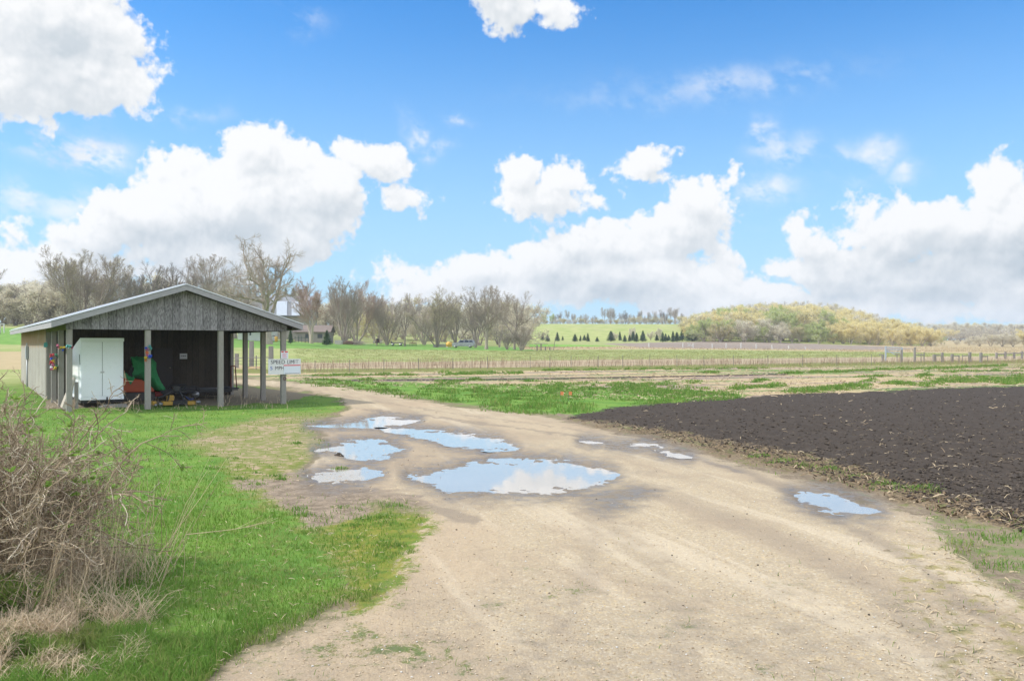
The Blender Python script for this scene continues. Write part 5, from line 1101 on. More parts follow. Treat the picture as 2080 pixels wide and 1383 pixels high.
# yellow mixer-like machine
D = 152; ym = far('yellow_machine', 'bright yellow farm machine standing in the grass beside the station wagon', 'machine', 912, D)
m_by = worn('bright_yellow', (.62, .36, .06), .5, 0, .2, 3)
MB().lathe((-.05, 0, .62), (.25, 0, 1), [(-.3, .2), (-.2, .42), (.1, .52), (.4, .42), (.55, .28), (.56, .01)], 18).build('drum', m_by, ym, smooth=True)
MB().beam((-.5, 0, .35), (.55, 0, .35), .5, .12).beam((.45, 0, .3), (.55, 0, 1.25), .1, .1).beam((-.45, 0, .3), (-.5, 0, 1.0), .12, .1).build('frame', m_by, ym)
for x in (-.3, .3): wheel(ym, (x, -.25, .18), .18, .12)
# red tractor seen from behind
D = 170; tt = far('tractor', 'old dark red tractor with two big rear wheels parked under the trees', 'tractor', 767, D, rz=.1)
for x in (-.72, .72): wheel(tt, (x, 0, .62), .62, .34, (1, 0, 0))
MB().box(-.28, .28, .1, 2.3, .75, 1.2).build('hood', worn('tractor_red', (.22, .035, .03), .5, 0, .2), tt, bevel=.06)
MB().box(-.45, .45, -.25, .3, .5, .72).box(-.05, .05, -.35, .35, .7, 1.3).build('axle', m_black, tt, bevel=.02)
MB().box(-.26, .26, -.35, .1, 1.06, 1.14).box(-.26, .26, -.38, -.30, 1.14, 1.38).build('seat', m_black, tt, bevel=.02)
MB().tube([(.22*math.cos(q*math.pi/6), .55+.05*math.sin(q*math.pi/6), 1.45+.22*math.sin(q*math.pi/6)) for q in range(13)], .02, 5, cap=False).build('steering_wheel', m_black, tt)
for x in (-.3, .3): wheel(tt, (x, 2.1, .3), .3, .15, (1, 0, 0), 'front_wheel')
D = 166; wn = far('farm_wagon', 'low dark flat farm wagon left of the straight pale tree', 'wagon', 805, D)
MB().box(-1.1, 1.1, 0, 1.5, .55, .75).box(-1.1, -1.0, 0, 1.5, .75, .95).build('bed', worn('wagon_wood', (.10, .10, .11), .8), wn)
for x in (-.75, .75):
    for y in (0, 1.5): wheel(wn, (x, y, .32), .32, .14)
MB().beam((1.1, .7, .55), (1.9, .7, .3), .08, .08).build('drawbar', m_black, wn)
D = 172; im2 = far('disc_harrow', 'small dark disc harrow lying in front of the wood', 'implement', 839, D)
MB().beam((-.7, 0, .6), (.7, 0, .6), .1, .1).beam((0, -.5, .6), (0, .8, .6), .1, .1).beam((-.2, 0, .6), (.1, 0, 1.0), .08, .08).build('frame', worn('implement_red', (.16, .04, .04), .6), im2)
for k in range(6): MB().lathe((-.65+.26*k, .1, .3), (1, .25, 0), [(-.02, .05), (-.012, .3), (.012, .3), (.02, .05)], 14).build('disc', m_black, im2)
D = 160; cbk = far('concrete_block', 'pale grey concrete block beside the vase-shaped tree', 'block', 688, D)
MB().box(-.65, .65, -.5, .5, -.3, .72).build('block', worn('concrete', (.40, .37, .33), .9, 0, .2), cbk, bevel=.05)
D = 164; lp = far('log_pile', 'low pile of brown logs at the foot of the vase-shaped tree', 'logs', 706, D)
for k in range(7): MB().cyl((-.9+.1*k, (k % 3)*.3, .15+.2*(k//3)), (.9+.12*(k % 2), (k % 3)*.3+.1, .15+.2*(k//3)), .14, .12, 9).build('log', worn('log_brown', (.17, .10, .07), .9) if k == 0 else bpy.data.materials['log_brown'], lp)
lb = far('lumber_stack', 'stack of grey planks lying left of the yellow machine', 'planks', 893, 160)
for k in range(5): MB().box(-1.3+.1*k, 1.2+.12*(k % 2), -.3+.05*k, .3, .08+.11*k, .17+.11*k).build('plank', m_gwood, lb)
# brush pile: a heap of sticks
bp = []; g_ = np.random.default_rng(17)
n = 260; c = np.stack([g_.normal(0, .8, n), g_.normal(0, .5, n), np.abs(g_.normal(.35, .25, n))], -1); d = nrm(g_.normal(0, 1, (n, 3))*np.array([1, .7, .35])); ln = g_.uniform(.3, 1.0, (n, 1))
V, f = tubes(np.stack([c-d*ln/2, c, c+d*ln/2], 1), np.full((n, 3), .022), 4); V[:, 2] = np.maximum(V[:, 2], .0)
o = link('brush_pile', npmesh('brush_pile', V, [f], [BK['tan']])); o.location = at(724, 166); tag(o, 'tan heap of cut brush beside the log pile', 'brush pile')
# green fence by the farm shed
gf = far('garden_fence', 'short dark green post fence in front of the low farm shed', 'fence', 616, 152)
m_gp = worn('green_post', (.03, .07, .06), .6)
for k in range(6): MB().box(-1.5+.6*k, -1.42+.6*k, 0, .08, -.2, 1.15).build('post', m_gp, gf)
MB().box(-1.5, 1.6, .09, .12, .85, .92).build('rail', m_gp, gf)
bk_ = far('parked_bicycle_rack', 'round black wheel shape leaning on the white farm building', 'wheel', 556, 150)
MB().tube([(.5*math.cos(q*math.pi/10), 0, .55+.5*math.sin(q*math.pi/10)) for q in range(21)], .05, 6, cap=False).build('rim', m_black, bk_); bk_.name = 'cart_wheel'
ys = far('yellow_barrel', 'small yellow barrel beside the white farm building', 'barrel', 561, 150); MB().lathe((0, 0, 0), (0, 0, 1), [(0, .25), (.3, .28), (.7, .28), (.95, .25), (.96, .01)], 14).build('drum', m_by, ys, smooth=True)
# ------------------------------------------------------------------ fences
m_fpost = worn('fence_timber', (.27, .245, .22), .9, 0, .3, 3, (.18, .15, .12), .4); m_steel = worn('t_post_steel', (.20, .18, .16), .7, .2); m_wire = worn('fence_wire', (.16, .15, .14), .6, .3); m_wpost = worn('white_post', (.60, .58, .54), .8, 0, .15)
fe = tag(empty('garden_gate_fence', at(525, 60)), 'weathered post and rail fence beyond the right side of the shed', 'fence')
o_ = at(525, 60)
def fpost(px, y0, y1, D, w, m_=m_fpost, name='post', parent=None, org=None):
    p = at(px, D)-org; zt = EYE+(HY-y0)/F*D-org.z
    return MB().box(p.x-w/2, p.x+w/2, p.y-w/2, p.y+w/2, p.z-.3, zt).build(name, m_, parent, bevel=.01)
for px, y0, D, w in ((511, 693, 57, .25), (550.5, 703, 56, .26), (481, 718, 58, .22)): fpost(px, y0, 0, D, w, parent=fe, org=o_)
for px, D in ((520.5, 56.5), (536, 56)): fpost(px, 722, 0, D, .06, m_steel, 'thin_post', fe, o_)
def rail(pxa, ya, Da, pxb, yb, Db, w, m_, name, parent, org):
    f_ = lambda px, y, D: Vector(((px-CX)/F*D, D, EYE+(HY-y)/F*D))-org
    return MB().beam(f_(pxa, ya, Da), f_(pxb, yb, Db), w, w).build(name, m_, parent)
rail(470, 727, 57, 547, 726, 56, .06, m_fpost, 'top_rail', fe, o_); rail(500, 747, 57, 530, 746, 56.4, .16, worn('tan_board', (.50, .36, .22), .85), 'board', fe, o_)
for y in (733, 740): rail(470, y, 57, 600, y-.5, 56, .02, m_wire, 'wire', fe, o_)
# wire fence along the berry canes
wf_o = at(1100, 62); wf = tag(empty('wire_fence', wf_o), 'long wire fence on thin steel posts along the row of reddish canes', 'fence')
fl = []; 
def fD(px): return np.interp(px, [600, 1100, 1500, 2080, 2300], [52, 60, 66, 74, 77])
for px in list(range(640, 1060, 70))+[1077, 1117, 1160, 1215, 1265, 1320, 1375, 1430, 1490, 1560, 1630, 1700, 1770]:
    fpost(px, np.interp(px, [600, 1100, 2080], [733, 722, 719]), 0, fD(px), .034, m_steel, 'post', wf, wf_o)
for k, dy in enumerate((0, 6, 12, 18)):
    pts = [Vector(((px-CX)/F*fD(px), fD(px), EYE+(HY-(np.interp(px, [600, 1100, 2080], [735, 726, 720])+dy*np.interp(px, [600, 2080], [1, .75])))/F*fD(px)))-wf_o for px in range(600, 1800, 50)]
    MB().tube(pts, .004, 4).build('wire', m_wire, wf)
vw = MB()
for px in np.arange(1380, 1790, 6.0):
    D_ = fD(px); p = at(px, D_)-wf_o; vw.beam((p.x, p.y, p.z+.1), (p.x, p.y, EYE+(HY-np.interp(px, [1380, 1790], [722, 719]))/F*D_-wf_o.z), .005, .005)
vw.build('wire_mesh', m_wire, wf)
# timber H-frames of the right-hand vine rows
hb = [('pale timber post with a short rail at the left end of the post rows', [(1793, 720, 733, .30)], [(1785, 1793, 720.5)]), ('grey post carrying a rail toward the hay gate', [(1831, 710, 733, .26), (1822, 718, 733, .12)], [(1817, 1831, 720)]),
      ('tallest dark post with a rail and two short stakes', [(1858, 705, 734, .26), (1871, 717, 733, .1), (1877, 715, 733, .12)], [(1858, 1878, 721)]), ('wide pair of grey posts joined by one rail, left of the middle', [(1898, 720, 736, .42), (1914, 716, 736, .30)], [(1898, 1914, 721.5)]),
      ('pair of posts with a rail in the middle of the row', [(1934, 719, 736, .34), (1948, 721, 734, .12)], [(1934, 1948, 723)]), ('post with a rail reaching left', [(1970, 715, 737, .34), (1955, 720, 735, .08)], [(1955, 1970, 722.5)]),
      ('rightmost dark post with a short rail to the right', [(1992.5, 716, 738, .34), (2006, 722, 736, .08)], [(1992, 2006, 724)])]
for k, (lab, ps, rs) in enumerate(hb):
    D_ = 82; og = at(ps[0][0], D_); h_ = tag(empty('vine_trellis', og), lab, 'trellis', 'timber frames at the ends of the vine rows')
    for px, y0, y1, w in ps: fpost(px, y0, y1, D_, w*.62, parent=h_, org=og)
    for a, b_, y in rs: rail(a, y, D_, b_, y, D_, .09, m_fpost, 'rail', h_, og)
hg_o = at(1816, 88); hg = tag(empty('field_gate', hg_o), 'pale blue-grey metal gate standing behind the post frames', 'gate')
m_gate = worn('gate_blue', (.40, .46, .50), .5, .3)
for px in (1799, 1832): fpost(px, 703 if px < 1810 else 706, 0, 88, .14, m_gate, 'post', hg, hg_o)
for y in (705, 710, 715): rail(1799, y, 88, 1832, y+1, 88, .09, m_gate, 'rail', hg, hg_o)
rail(1801, 712, 88, 1818, 720, 88, .08, m_gate, 'brace', hg, hg_o)
# pale post fence beyond the meadow
pf_o = at(1450, 195); pf = tag(empty('post_fence', pf_o), 'pale post fence crossing the brown field below the hill', 'fence')
for px, y0 in ((1318, 696), (1387, 696), (1408, 697), (1447, 698), (1475, 697), (1505, 696.5), (1536, 699), (1568, 700), (1602, 702), (1636, 704)): fpost(px, y0, 0, 195, .20, m_wpost, 'post', pf, pf_o)
rail(1396, 697, 195, 1408, 704, 195, .14, m_wpost, 'brace', pf, pf_o); rail(1396, 702, 195, 1408, 701, 195, .12, m_wpost, 'rail', pf, pf_o)
for y in (0, 3.5): rail(1318, 699+y, 195, 1636, 706+y, 195, .03, m_wire, 'wire', pf, pf_o)
sf_o = at(1100, 160); sf = tag(empty('broken_fence', sf_o), 'broken stub posts in the tan grass right of the farmyard trees', 'fence')
for px, y0 in ((1091, 701), (1099, 698), (1108, 704), (1117, 705)): fpost(px, y0, 0, 160, .22, BK['dark'], 'post', sf, sf_o)
pl = tag(empty('leaning_pole', at(1124, 160)), 'thin leaning pole by the broken stub posts', 'pole'); MB().tube([(0, 0, -.2), (.25, 0, 1.6), (.7, 0, 3.0)], [.07, .06, .04], 6).build('pole', BK['dark'], pl)
rf_o = at(2050, 100); rf = tag(empty('right_fence', rf_o), 'grey paddock fence at the far right edge of the fields', 'fence')
for px, y0 in ((2024, 716), (2042, 714), (2060, 715), (2076, 713), (2095, 714)): fpost(px, y0, 0, 100, .2, parent=rf, org=rf_o)
rail(2024, 719, 100, 2095, 716, 100, .12, m_fpost, 'rail', rf, rf_o)
lf_o = at(8, 105); lf = tag(empty('white_gate', lf_o), 'small white gate frame in the grass left of the shed', 'gate')
for px in (0, 8): fpost(px, 657, 0, 105, .12, m_wpost, 'post', lf, lf_o)
rail(-8, 658, 105, 8, 658, 105, .1, m_wpost, 'rail', lf, lf_o)
hay = at(1497, 236)
for k, px in enumerate((1138, 1155)):
    D_ = hit(px, 815)[1]; mk = tag(empty('marker_flag', at(px, D_)), ['left orange marker flag in the green verge', 'right orange marker flag in the green verge'][k], 'flag', 'orange marker flags')
    MB().cyl((0, 0, 0), (0, 0, .32), .006, n=6).build('wire', m_wire, mk); q = MB(); q.prism([(0, .20), (.10, .19), (.11, .30), (.01, .31)], -.004, .004); q.build('flag', worn('flag_bright_orange', (.80, .25, .10), .7) if k == 0 else bpy.data.materials['flag_bright_orange'], mk)
# ------------------------------------------------------------------ ground cover: grass blades, tussocks, canes, clods, straw, stones
def inpoly(px, py, poly): return polysd(px, py, poly, 400) < 0
def land(px, py):
    """many photo positions near the viewer to the land (flat there; refined by the slope)"""
    D = F*EYE/(py-HY)
    for _ in range(12): D = F*(EYE-ground_z((px-CX)/F*D, D))/(py-HY)
    return (px-CX)/F*D, D
def gval(name_arr, X, Y):
    """value of a ground-grid field at points"""
    a = np.arctan2(X, Y); r = np.hypot(X, Y); j = np.clip(np.interp(a, az_, np.arange(len(az_))), 0, len(az_)-1.001); i = np.clip(np.interp(r, rr_, np.arange(len(rr_))), 0, len(rr_)-1.001)
    i0, j0 = i.astype(int), j.astype(int); fi, fj = i-i0, j-j0
    return name_arr[i0, j0]*(1-fi)*(1-fj)+name_arr[i0+1, j0]*fi*(1-fj)+name_arr[i0, j0+1]*(1-fi)*fj+name_arr[i0+1, j0+1]*fi*fj
def blades(X, Y, Z, h, w, lean, g, bend=.5):
    """one bent blade of grass per point: five corners"""
    n = len(X); a = g.uniform(0, 6.283, n); la = g.uniform(0, 6.283, n); l = np.abs(lean)*h
    base = np.stack([X, Y, Z], -1); s = np.stack([np.cos(a), np.sin(a), np.zeros(n)], -1)*(w/2)[:, None]; dv = np.stack([np.cos(la)*l, np.sin(la)*l, np.zeros(n)], -1)
    up = np.zeros((n, 3)); up[:, 2] = h
    mid = base+up*.58+dv*(.58*bend); tip = base+up*np.sqrt(np.clip(1-(lean*.6)**2, .15, 1))[:, None]+dv
    V = np.stack([base-s, base+s, mid+s*.8, mid-s*.8, tip], 1).reshape(-1, 3); k = np.arange(n)*5
    return V, np.stack([k, k+1, k+2, k+3], -1), np.stack([k+3, k+2, k+4], -1)
def stuff(name, V, faces, mats, mi=None, smooth=False):
    o = link(name, npmesh(name, V, faces, mats, mi, smooth)); return tag(o, kind='stuff')
G = np.random.default_rng(99)
def gmat(name, c0, c1, c2, tr=.3):
    m, t = mat(name); r_ = t.n('ShaderNodeNewGeometry').outputs['Random Per Island']; p = t.n('ShaderNodeNewGeometry').outputs['Position']
    n_ = t.noise(p, .8, 3, .6); c = t.mix(t.m('ADD', t.m('MULTIPLY', r_, .6), t.m('MULTIPLY', t.m('SUBTRACT', n_, .3), .8), clamp=True), c0, c1); c = t.mix(t.m('MULTIPLY', t.ss(t.noise(p, 1.7, 4, .65), .50, .68), .45), c, c2); c = t.mix(t.m('MULTIPLY', t.ss(r_, .86, .9), .8), c, c2)
    d = t.n('ShaderNodeBsdfDiffuse', {'Color': c}).outputs[0]; x = t.n('ShaderNodeBsdfTranslucent', {'Color': c}).outputs[0]
    out(t, t.n('ShaderNodeMixShader', {0: tr, 1: d, 2: x}).outputs[0]); return m
g_lawn = gmat('lawn_blades', (.105, .205, .032), (.205, .32, .06), (.40, .35, .16), .45); g_dry = gmat('dry_blades', (.50, .39, .265), (.74, .61, .44), (.30, .22, .15), .3); g_tuft = gmat('tuft_blades', (.11, .22, .042), (.20, .33, .07), (.33, .31, .12), .45)
# lawn: evenly spread over what the eye sees of it, so nearer ground gets more blades to the square metre
def sample(n, x0, x1, y0, y1): return G.uniform(x0, x1, n), G.uniform(y0, y1, n)
px, py = sample(230000, -260, 900, 800, 1700); X, Y = land(px, py)
keep = (gval(A['road'], X, Y) < .42) & (G.random(len(X)) > gval(A['park'], X, Y)*np.where(gval(A['moss'], X, Y) > .3, .80-.5*(fbm(X*1.6, Y*1.6, 3, 75) > .12), .93)) & (G.random(len(X)) > gval(A['mud'], X, Y)) & (gval(A['shedf'], X, Y) < .4)
pn_ = fbm(X*1.1, Y*1.1, 3, 71); keep &= G.random(len(X)) < .72+.5*pn_
X, Y = X[keep], Y[keep]; n = len(X); Z = gval(GZ2, X, Y)
h = G.uniform(.018, .052, n)*(1+.5*fbm(X*.8, Y*.8, 3, 72))*np.clip(1.3-Y*.02, .75, 1.2); w = np.maximum(.0035, Y*.00075)*G.uniform(.7, 1.3, n)
V, q, tri = blades(X, Y, Z-.005, h, w, G.uniform(.1, .9, n), G); stuff('lawn_grass', V, [q, tri], [g_lawn])
# moss and sparse grass fringe, and the grassy patches to the right of the road
px, py = sample(60000, 360, 2500, 830, 1500); X, Y = land(px, py)
p_ = np.maximum.reduce([gval(A['moss'], X, Y)*.22, gval(A['park'], X, Y)*(.10+.30*(fbm(X*1.4, Y*1.4, 3, 79) > .12)), gval(A['strip'], X, Y)*.85*(fbm(X*2.5, Y*2.5, 3, 77) > .0), gval(A['rsparse'], X, Y)*.02*(fbm(X*2, Y*2, 3, 78) > .1)])*(gval(dip, X, Y) < .2)*(gval(A['wet'], X, Y) < .5)
p_ = p_*np.where(gval(A['road'], X, Y) > .55, np.where(px < 1800, .06, .35), 1); k = G.random(len(X)) < p_; X, Y = X[k], Y[k]; n = len(X); Z = gval(GZ2, X, Y)
V, q, tri = blades(X, Y, Z-.004, G.uniform(.02, .06, n), np.maximum(.004, Y*.0008), G.uniform(.3, 1, n), G); stuff('sparse_grass', V, [q, tri], [g_lawn])
# tussocks
def clumps(name, cx, cy, rad, hgt, per, m_, kk=1.0):
    N_ = len(cx); rr2 = np.repeat(rad, per); a = G.uniform(0, 6.28, N_*per); rr3 = rr2*np.sqrt(G.random(N_*per)); X = np.repeat(cx, per)+rr3*np.cos(a)*1.4; Y = np.repeat(cy, per)+rr3*np.sin(a)
    Z = gval(GZ2, X, Y); h = np.repeat(hgt, per)*G.uniform(.5, 1.1, N_*per)*np.sqrt(np.clip(1.1-(rr3/rr2)**2, .1, 1)); V, q, tri = blades(X, Y, Z-.01, h, np.maximum(.004, Y*.0010)*kk, G.uniform(.1, .8, N_*per), G); return stuff(name, V, [q, tri], [m_])
px, py = sample(620, 620, 1500, 778, 842); k = inpoly(px, py, VERGE) & (fbm(px*.012, py*.05, 3, 81) > -.15); X, Y = land(px[k], py[k]); clumps('verge_grass', X, Y, G.uniform(.15, .5, len(X)), G.uniform(.06, .22, len(X)), 46, g_tuft)
rows_ = []
for (xa, ya, xb, yb, n, jit) in [(640, 763, 740, 762, 60, 1.2), (755, 762, 790, 761, 26, 1), (815, 762, 840, 761, 22, 1), (900, 760, 1060, 757, 90, 1.6), (735, 771, 760, 771, 14, .8), (890, 774, 905, 774, 12, 1), (920, 775, 935, 775, 12, 1), (950, 771, 985, 770, 20, 1), (1060, 775, 1090, 775, 8, .8), (1420, 757, 1460, 757, 26, .7), (1530, 776, 1552, 772, 26, .8), (1590, 758, 1700, 755, 70, 1), (1690, 756, 1800, 750, 90, 1), (1800, 751, 1990, 745, 120, 1.2), (1995, 744, 2040, 743, 40, .8),
   (1480, 790, 1590, 783, 60, 2), (1600, 795, 1760, 786, 150, 3), (1700, 788, 1740, 782, 30, 2), (1790, 778, 1860, 780, 50, 2), (1880, 776, 2080, 766, 200, 3.5), (2030, 778, 2100, 772, 70, 2.5), (1758, 776, 1772, 772, 14, 1), (1860, 766, 1885, 762, 22, 1), (1740, 766, 1800, 764, 30, 1.2), (1100, 752, 1560, 748, 120, 1), (620, 770, 700, 775, 20, 1), (1250, 783, 1420, 775, 40, 3), (1300, 790, 1480, 803, 150, 5), (1100, 786, 1300, 790, 130, 6), (1880, 755, 2080, 752, 50, 2)]:
    n = int(n*.7); s = G.random(n); rows_.append(np.stack([xa+(xb-xa)*s+G.normal(0, 2, n), ya+(yb-ya)*s+G.normal(0, jit, n)], -1))
R_ = np.concatenate(rows_); X, Y = land(R_[:, 0], R_[:, 1]); clumps('row_grass', X, Y, G.uniform(.12, .42, len(X)), G.uniform(.06, .20, len(X)), 40, g_tuft)
px, py = sample(46, 400, 860, 880, 1120); X, Y = land(px, py); k = (gval(A['park'], X, Y) > .35) & (gval(A['wet'], X, Y) < .2); X, Y = X[k], Y[k]; clumps('fringe_grass', X, Y, G.uniform(.05, .14, len(X)), G.uniform(.04, .09, len(X)), 60, g_tuft)
px = np.array([775, 619, 745, 720, 805, 690, 820, 1540, 1585, 1600, 1640, 1690, 1745, 1800, 1850, 1885, 1950, 1990, 2040, 2075, 1960, 2030.]); py = np.array([1050, 1047, 1055, 1068, 1110, 950, 1125, 930, 940, 935, 948, 958, 968, 985, 1000, 1000, 1105, 1090, 1100, 1090, 1125, 1150.]); X, Y = land(px, py)
clumps('road_edge_grass', X, Y, np.where(px < 900, .10, .16), np.where(px < 900, .06, .08), 90, g_tuft)
# pale meadow: short tussocks far off
px, py = sample(9000, 600, 2100, 709, 735); px = px[:]; X = np.empty(len(px)); Y = np.empty(len(px)); sel = []
Dm = G.uniform(62, 165, 9000); Xm = (px-CX)/F*Dm; yy = HY+F*(EYE-ground_z(Xm, Dm))/Dm; k = ~inpoly(px, yy, YARD) & ~inpoly(px, yy, CANE) & ~inpoly(px, yy, TANLINE)
Xm, Dm = Xm[k], Dm[k]; per = 12; n = len(Xm)*per; X = np.repeat(Xm, per)+G.normal(0, .25, n); Y = np.repeat(Dm, per)+G.normal(0, .25, n); V, q, tri = blades(X, Y, ground_z(X, Y)-.01, G.uniform(.05, .15, n), Y*.00035, G.uniform(.2, 1, n), G)
stuff('meadow_grass', V, [q, tri], [gmat('meadow_blades', (.28, .30, .11), (.40, .38, .19), (.20, .25, .07), .3)])
# reddish canes in rows
n = 4600; px = G.uniform(596, 2120, n); row = G.integers(0, 4, n); D_ = np.interp(px, [600, 1100, 1500, 2080, 2300], [53, 61.5, 67, 75, 78])+row*3.1+G.normal(0, .25, n); X = (px-CX)/F*D_
k = G.random(n) < .7+.4*fbm(X*.3, D_*.0+row, 2, 91); X, D_ = X[k], D_[k]; n = len(X)
b0 = np.stack([X, D_, ground_z(X, D_)], -1); dv = np.stack([G.normal(0, .10, n), G.normal(0, .1, n), np.ones(n)], -1); h = G.uniform(.25, .70, n)[:, None]
P = np.stack([b0, b0+dv*h*.5, b0+dv*h+np.stack([G.normal(0, .09, n), G.normal(0, .09, n), np.zeros(n)], -1)*h], 1)
V, f = tubes(P, np.tile(np.array([[.009, .007, .004]]), (n, 1)), 3); mc = gmat('cane_bark', (.29, .19, .13), (.42, .31, .22), (.44, .36, .25), 0.0); stuff('berry_canes', V, [f], [mc])
# dry stalks along the tan line and the edge of the brown field
n = 16000; px = G.uniform(1060, 2300, n); D_ = G.uniform(165, 260, n); X = (px-CX)/F*D_; yy = HY+F*(EYE-ground_z(X, D_))/D_; k = inpoly(px, yy, TANLINE) & ~inpoly(px, yy, BROWN); X, D_ = X[k], D_[k]; n = len(X)
V, q, tri = blades(X, D_, ground_z(X, D_)-.02, G.uniform(.12, .42, n), np.full(n, .10), G.uniform(.1, .8, n), G); stuff('dry_meadow_stalks', V, [q, tri], [gmat('dry_stalk', (.40, .31, .19), (.54, .43, .29), (.30, .24, .13), .2)])
# straw scraps on the beds, ploughed field and litter edge
def scraps(name, px, py, ln, wd_, m_, zo=.012, tilt=.25):
    X, Y = land(px, py); n = len(X); a = G.uniform(0, 6.28, n); l = ln*G.uniform(.4, 1.3, n); w = np.maximum(wd_, Y*.0006)*G.uniform(.6, 1.3, n); Z = gval(GZ2, X, Y)+zo
    d = np.stack([np.cos(a), np.sin(a), G.normal(0, tilt, n)], -1)*l[:, None]/2; s = np.stack([-np.sin(a), np.cos(a), G.normal(0, .5, n)], -1)*w[:, None]/2; c = np.stack([X, Y, Z], -1); md = np.zeros((n, 3)); md[:, 2] = l*.08
    V = np.stack([c-d-s, c-d+s, c+s+md, c-s+md, c+d+s*.6, c+d-s*.6], 1).reshape(-1, 3); k = np.arange(n)*6
    return stuff(name, V, [np.stack([k, k+1, k+2, k+3], -1), np.stack([k+3, k+2, k+4, k+5], -1)], [m_])
g_straw = gmat('straw_scraps', (.36, .28, .18), (.55, .45, .31), (.20, .14, .09), .15)
px, py = sample(14000, 1140, 2500, 785, 1130); k = inpoly(px, py, SOIL) & (G.random(len(px)) < .10+.30*np.clip(fbm(px*.01, py*.03, 3, 93), 0, 1)+.30*inpoly(px, py, LITTER)); scraps('field_straw', px[k], py[k], .10, .008, g_straw, .03)
px, py = sample(12000, 1140, 2400, 850, 1200); k = inpoly(px, py, LITTER); scraps('leaf_litter', px[k], py[k], .055, .02, gmat('litter_bits', (.10, .072, .048), (.26, .19, .12), (.38, .30, .20), .1), .012, .6)
px, py = sample(12000, 560, 2300, 740, 812); k = inpoly(px, py, FIELD); scraps('bed_straw', px[k], py[k], .22, .02, g_straw, .02)
px, py = sample(1700, 1650, 2400, 1050, 1400); X, Y = land(px, py); k = G.random(len(px)) < gval(A['rsparse'], X, Y)*.8; scraps('edge_straw', px[k], py[k], .06, .006, g_straw, .008)
px, py = sample(4200, 0, 900, 830, 1380); k = G.random(4200) < .5; scraps('lawn_straw', px[k], py[k], .045, .003, g_straw, .035)
# clods of ploughed soil
def lumps(name, px, py, r0, r1, m_, sink=.3, rel=0.0, flat=.7):
    X, Y = land(px, py); n = len(X); r = np.maximum(G.uniform(0, 1, n)**2*(r1-r0)+r0, Y*rel); Z = gval(GZ2, X, Y)
    B = np.array([(1, 0, 0), (0, 1, 0), (-1, 0, 0), (0, -1, 0), (0, 0, 1), (0, 0, -1), (.6, .6, .5), (-.6, .6, .5), (-.6, -.6, .5), (.6, -.6, .5)])
    Fb = np.array([(0, 1, 6), (1, 2, 7), (2, 3, 8), (3, 0, 9), (4, 0, 6), (4, 6, 1), (4, 1, 7), (4, 7, 2), (4, 2, 8), (4, 8, 3), (4, 3, 9), (4, 9, 0), (0, 5, 1), (1, 5, 2), (2, 5, 3), (3, 5, 0)])
    V = B[None]*r[:, None, None]*G.uniform(.65, 1.3, (n, 10, 1))*np.array([1, 1, flat])*G.uniform(.7, 1.2, (n, 1, 3)); a = G.uniform(0, 6.28, n); c, s = np.cos(a)[:, None], np.sin(a)[:, None]
    V = np.stack([V[..., 0]*c-V[..., 1]*s, V[..., 0]*s+V[..., 1]*c, V[..., 2]], -1)+np.stack([X, Y, Z+r*flat*(1-2*sink)], -1)[:, None]
    return stuff(name, V.reshape(-1, 3), [(Fb[None]+np.arange(n)[:, None, None]*10).reshape(-1, 3)], [m_])
m_clod, t = mat('soil_clods'); r_ = t.n('ShaderNodeNewGeometry').outputs['Random Per Island']; out(t, bsdf(t, t.mix(r_, (.036, .029, .024), (.095, .077, .062)), .95, 0, None, .1))
px, py = sample(42000, 1150, 2500, 786, 1130); k = inpoly(px, py, SOIL) & (G.random(len(px)) < .75); lumps('soil_clods', px[k], py[k], .008, .034, m_clod, .42, .0005)
# loose gravel
m_peb, t = mat('pebbles'); r_ = t.n('ShaderNodeNewGeometry').outputs['Random Per Island']; c = t.mix(r_, (.30, .225, .14), (.52, .42, .30)); c = t.mix(t.ss(r_, .9, .93), c, (.50, .48, .45)); c = t.mix(t.ss(r_, .06, .03), c, (.17, .13, .09)); out(t, bsdf(t, c, .8, 0, None, .2))
px, py = sample(15000, 300, 2300, 1000, 1500); X, Y = land(px, py); k = (gval(A['road'], X, Y) > .5) & (gval(dip, X, Y) < .2) & (G.random(len(px)) < .55); lumps('loose_gravel', px[k], py[k], .003, .008, m_peb, .25, .0005, .7)
px, py = sample(150, 620, 1900, 870, 1300); X, Y = land(px, py); k = (gval(A['road'], X, Y) > .5) & (gval(dip, X, Y) < .6); lumps('mud_crumbs', px[k], py[k], .004, .012, m_clod, .35)
# weeds and dry stems along the front of the shed
px, py = sample(500, 165, 585, 806, 832); k = G.random(500) < .6; X, Y = land(px[k], py[k]); n = len(X); V, q, tri = blades(X, Y, gval(GZ2, X, Y)-.01, G.uniform(.05, .28, n), np.full(n, .013), G.uniform(.2, 1, n), G); stuff('shed_weeds', V, [q, tri], [g_dry])
for (px_, py_, lab) in [(687, 925, 'small lump of dark mud at the pointed end of a blue puddle')]:
    X, Y = land(np.array([px_*1.]), np.array([py_*1.])); g2 = np.random.default_rng(4); m_ = MB()
    prof = [(-.04, .05), (0, .07), (.02, .062), (.04, .04), (.05, .015), (.052, .002)]; m_.lathe((0, 0, 0), (0, 0, 1), prof, 9); v = [(x*g2.uniform(.7, 1.4), y*g2.uniform(.7, 1.3), z*g2.uniform(.7, 1.3)) for x, y, z in m_.V]; m_.V = v
    o = m_.build('mud_lump', m_clod); o.location = (X[0], Y[0], -.01); tag(o, lab, 'mud lump')
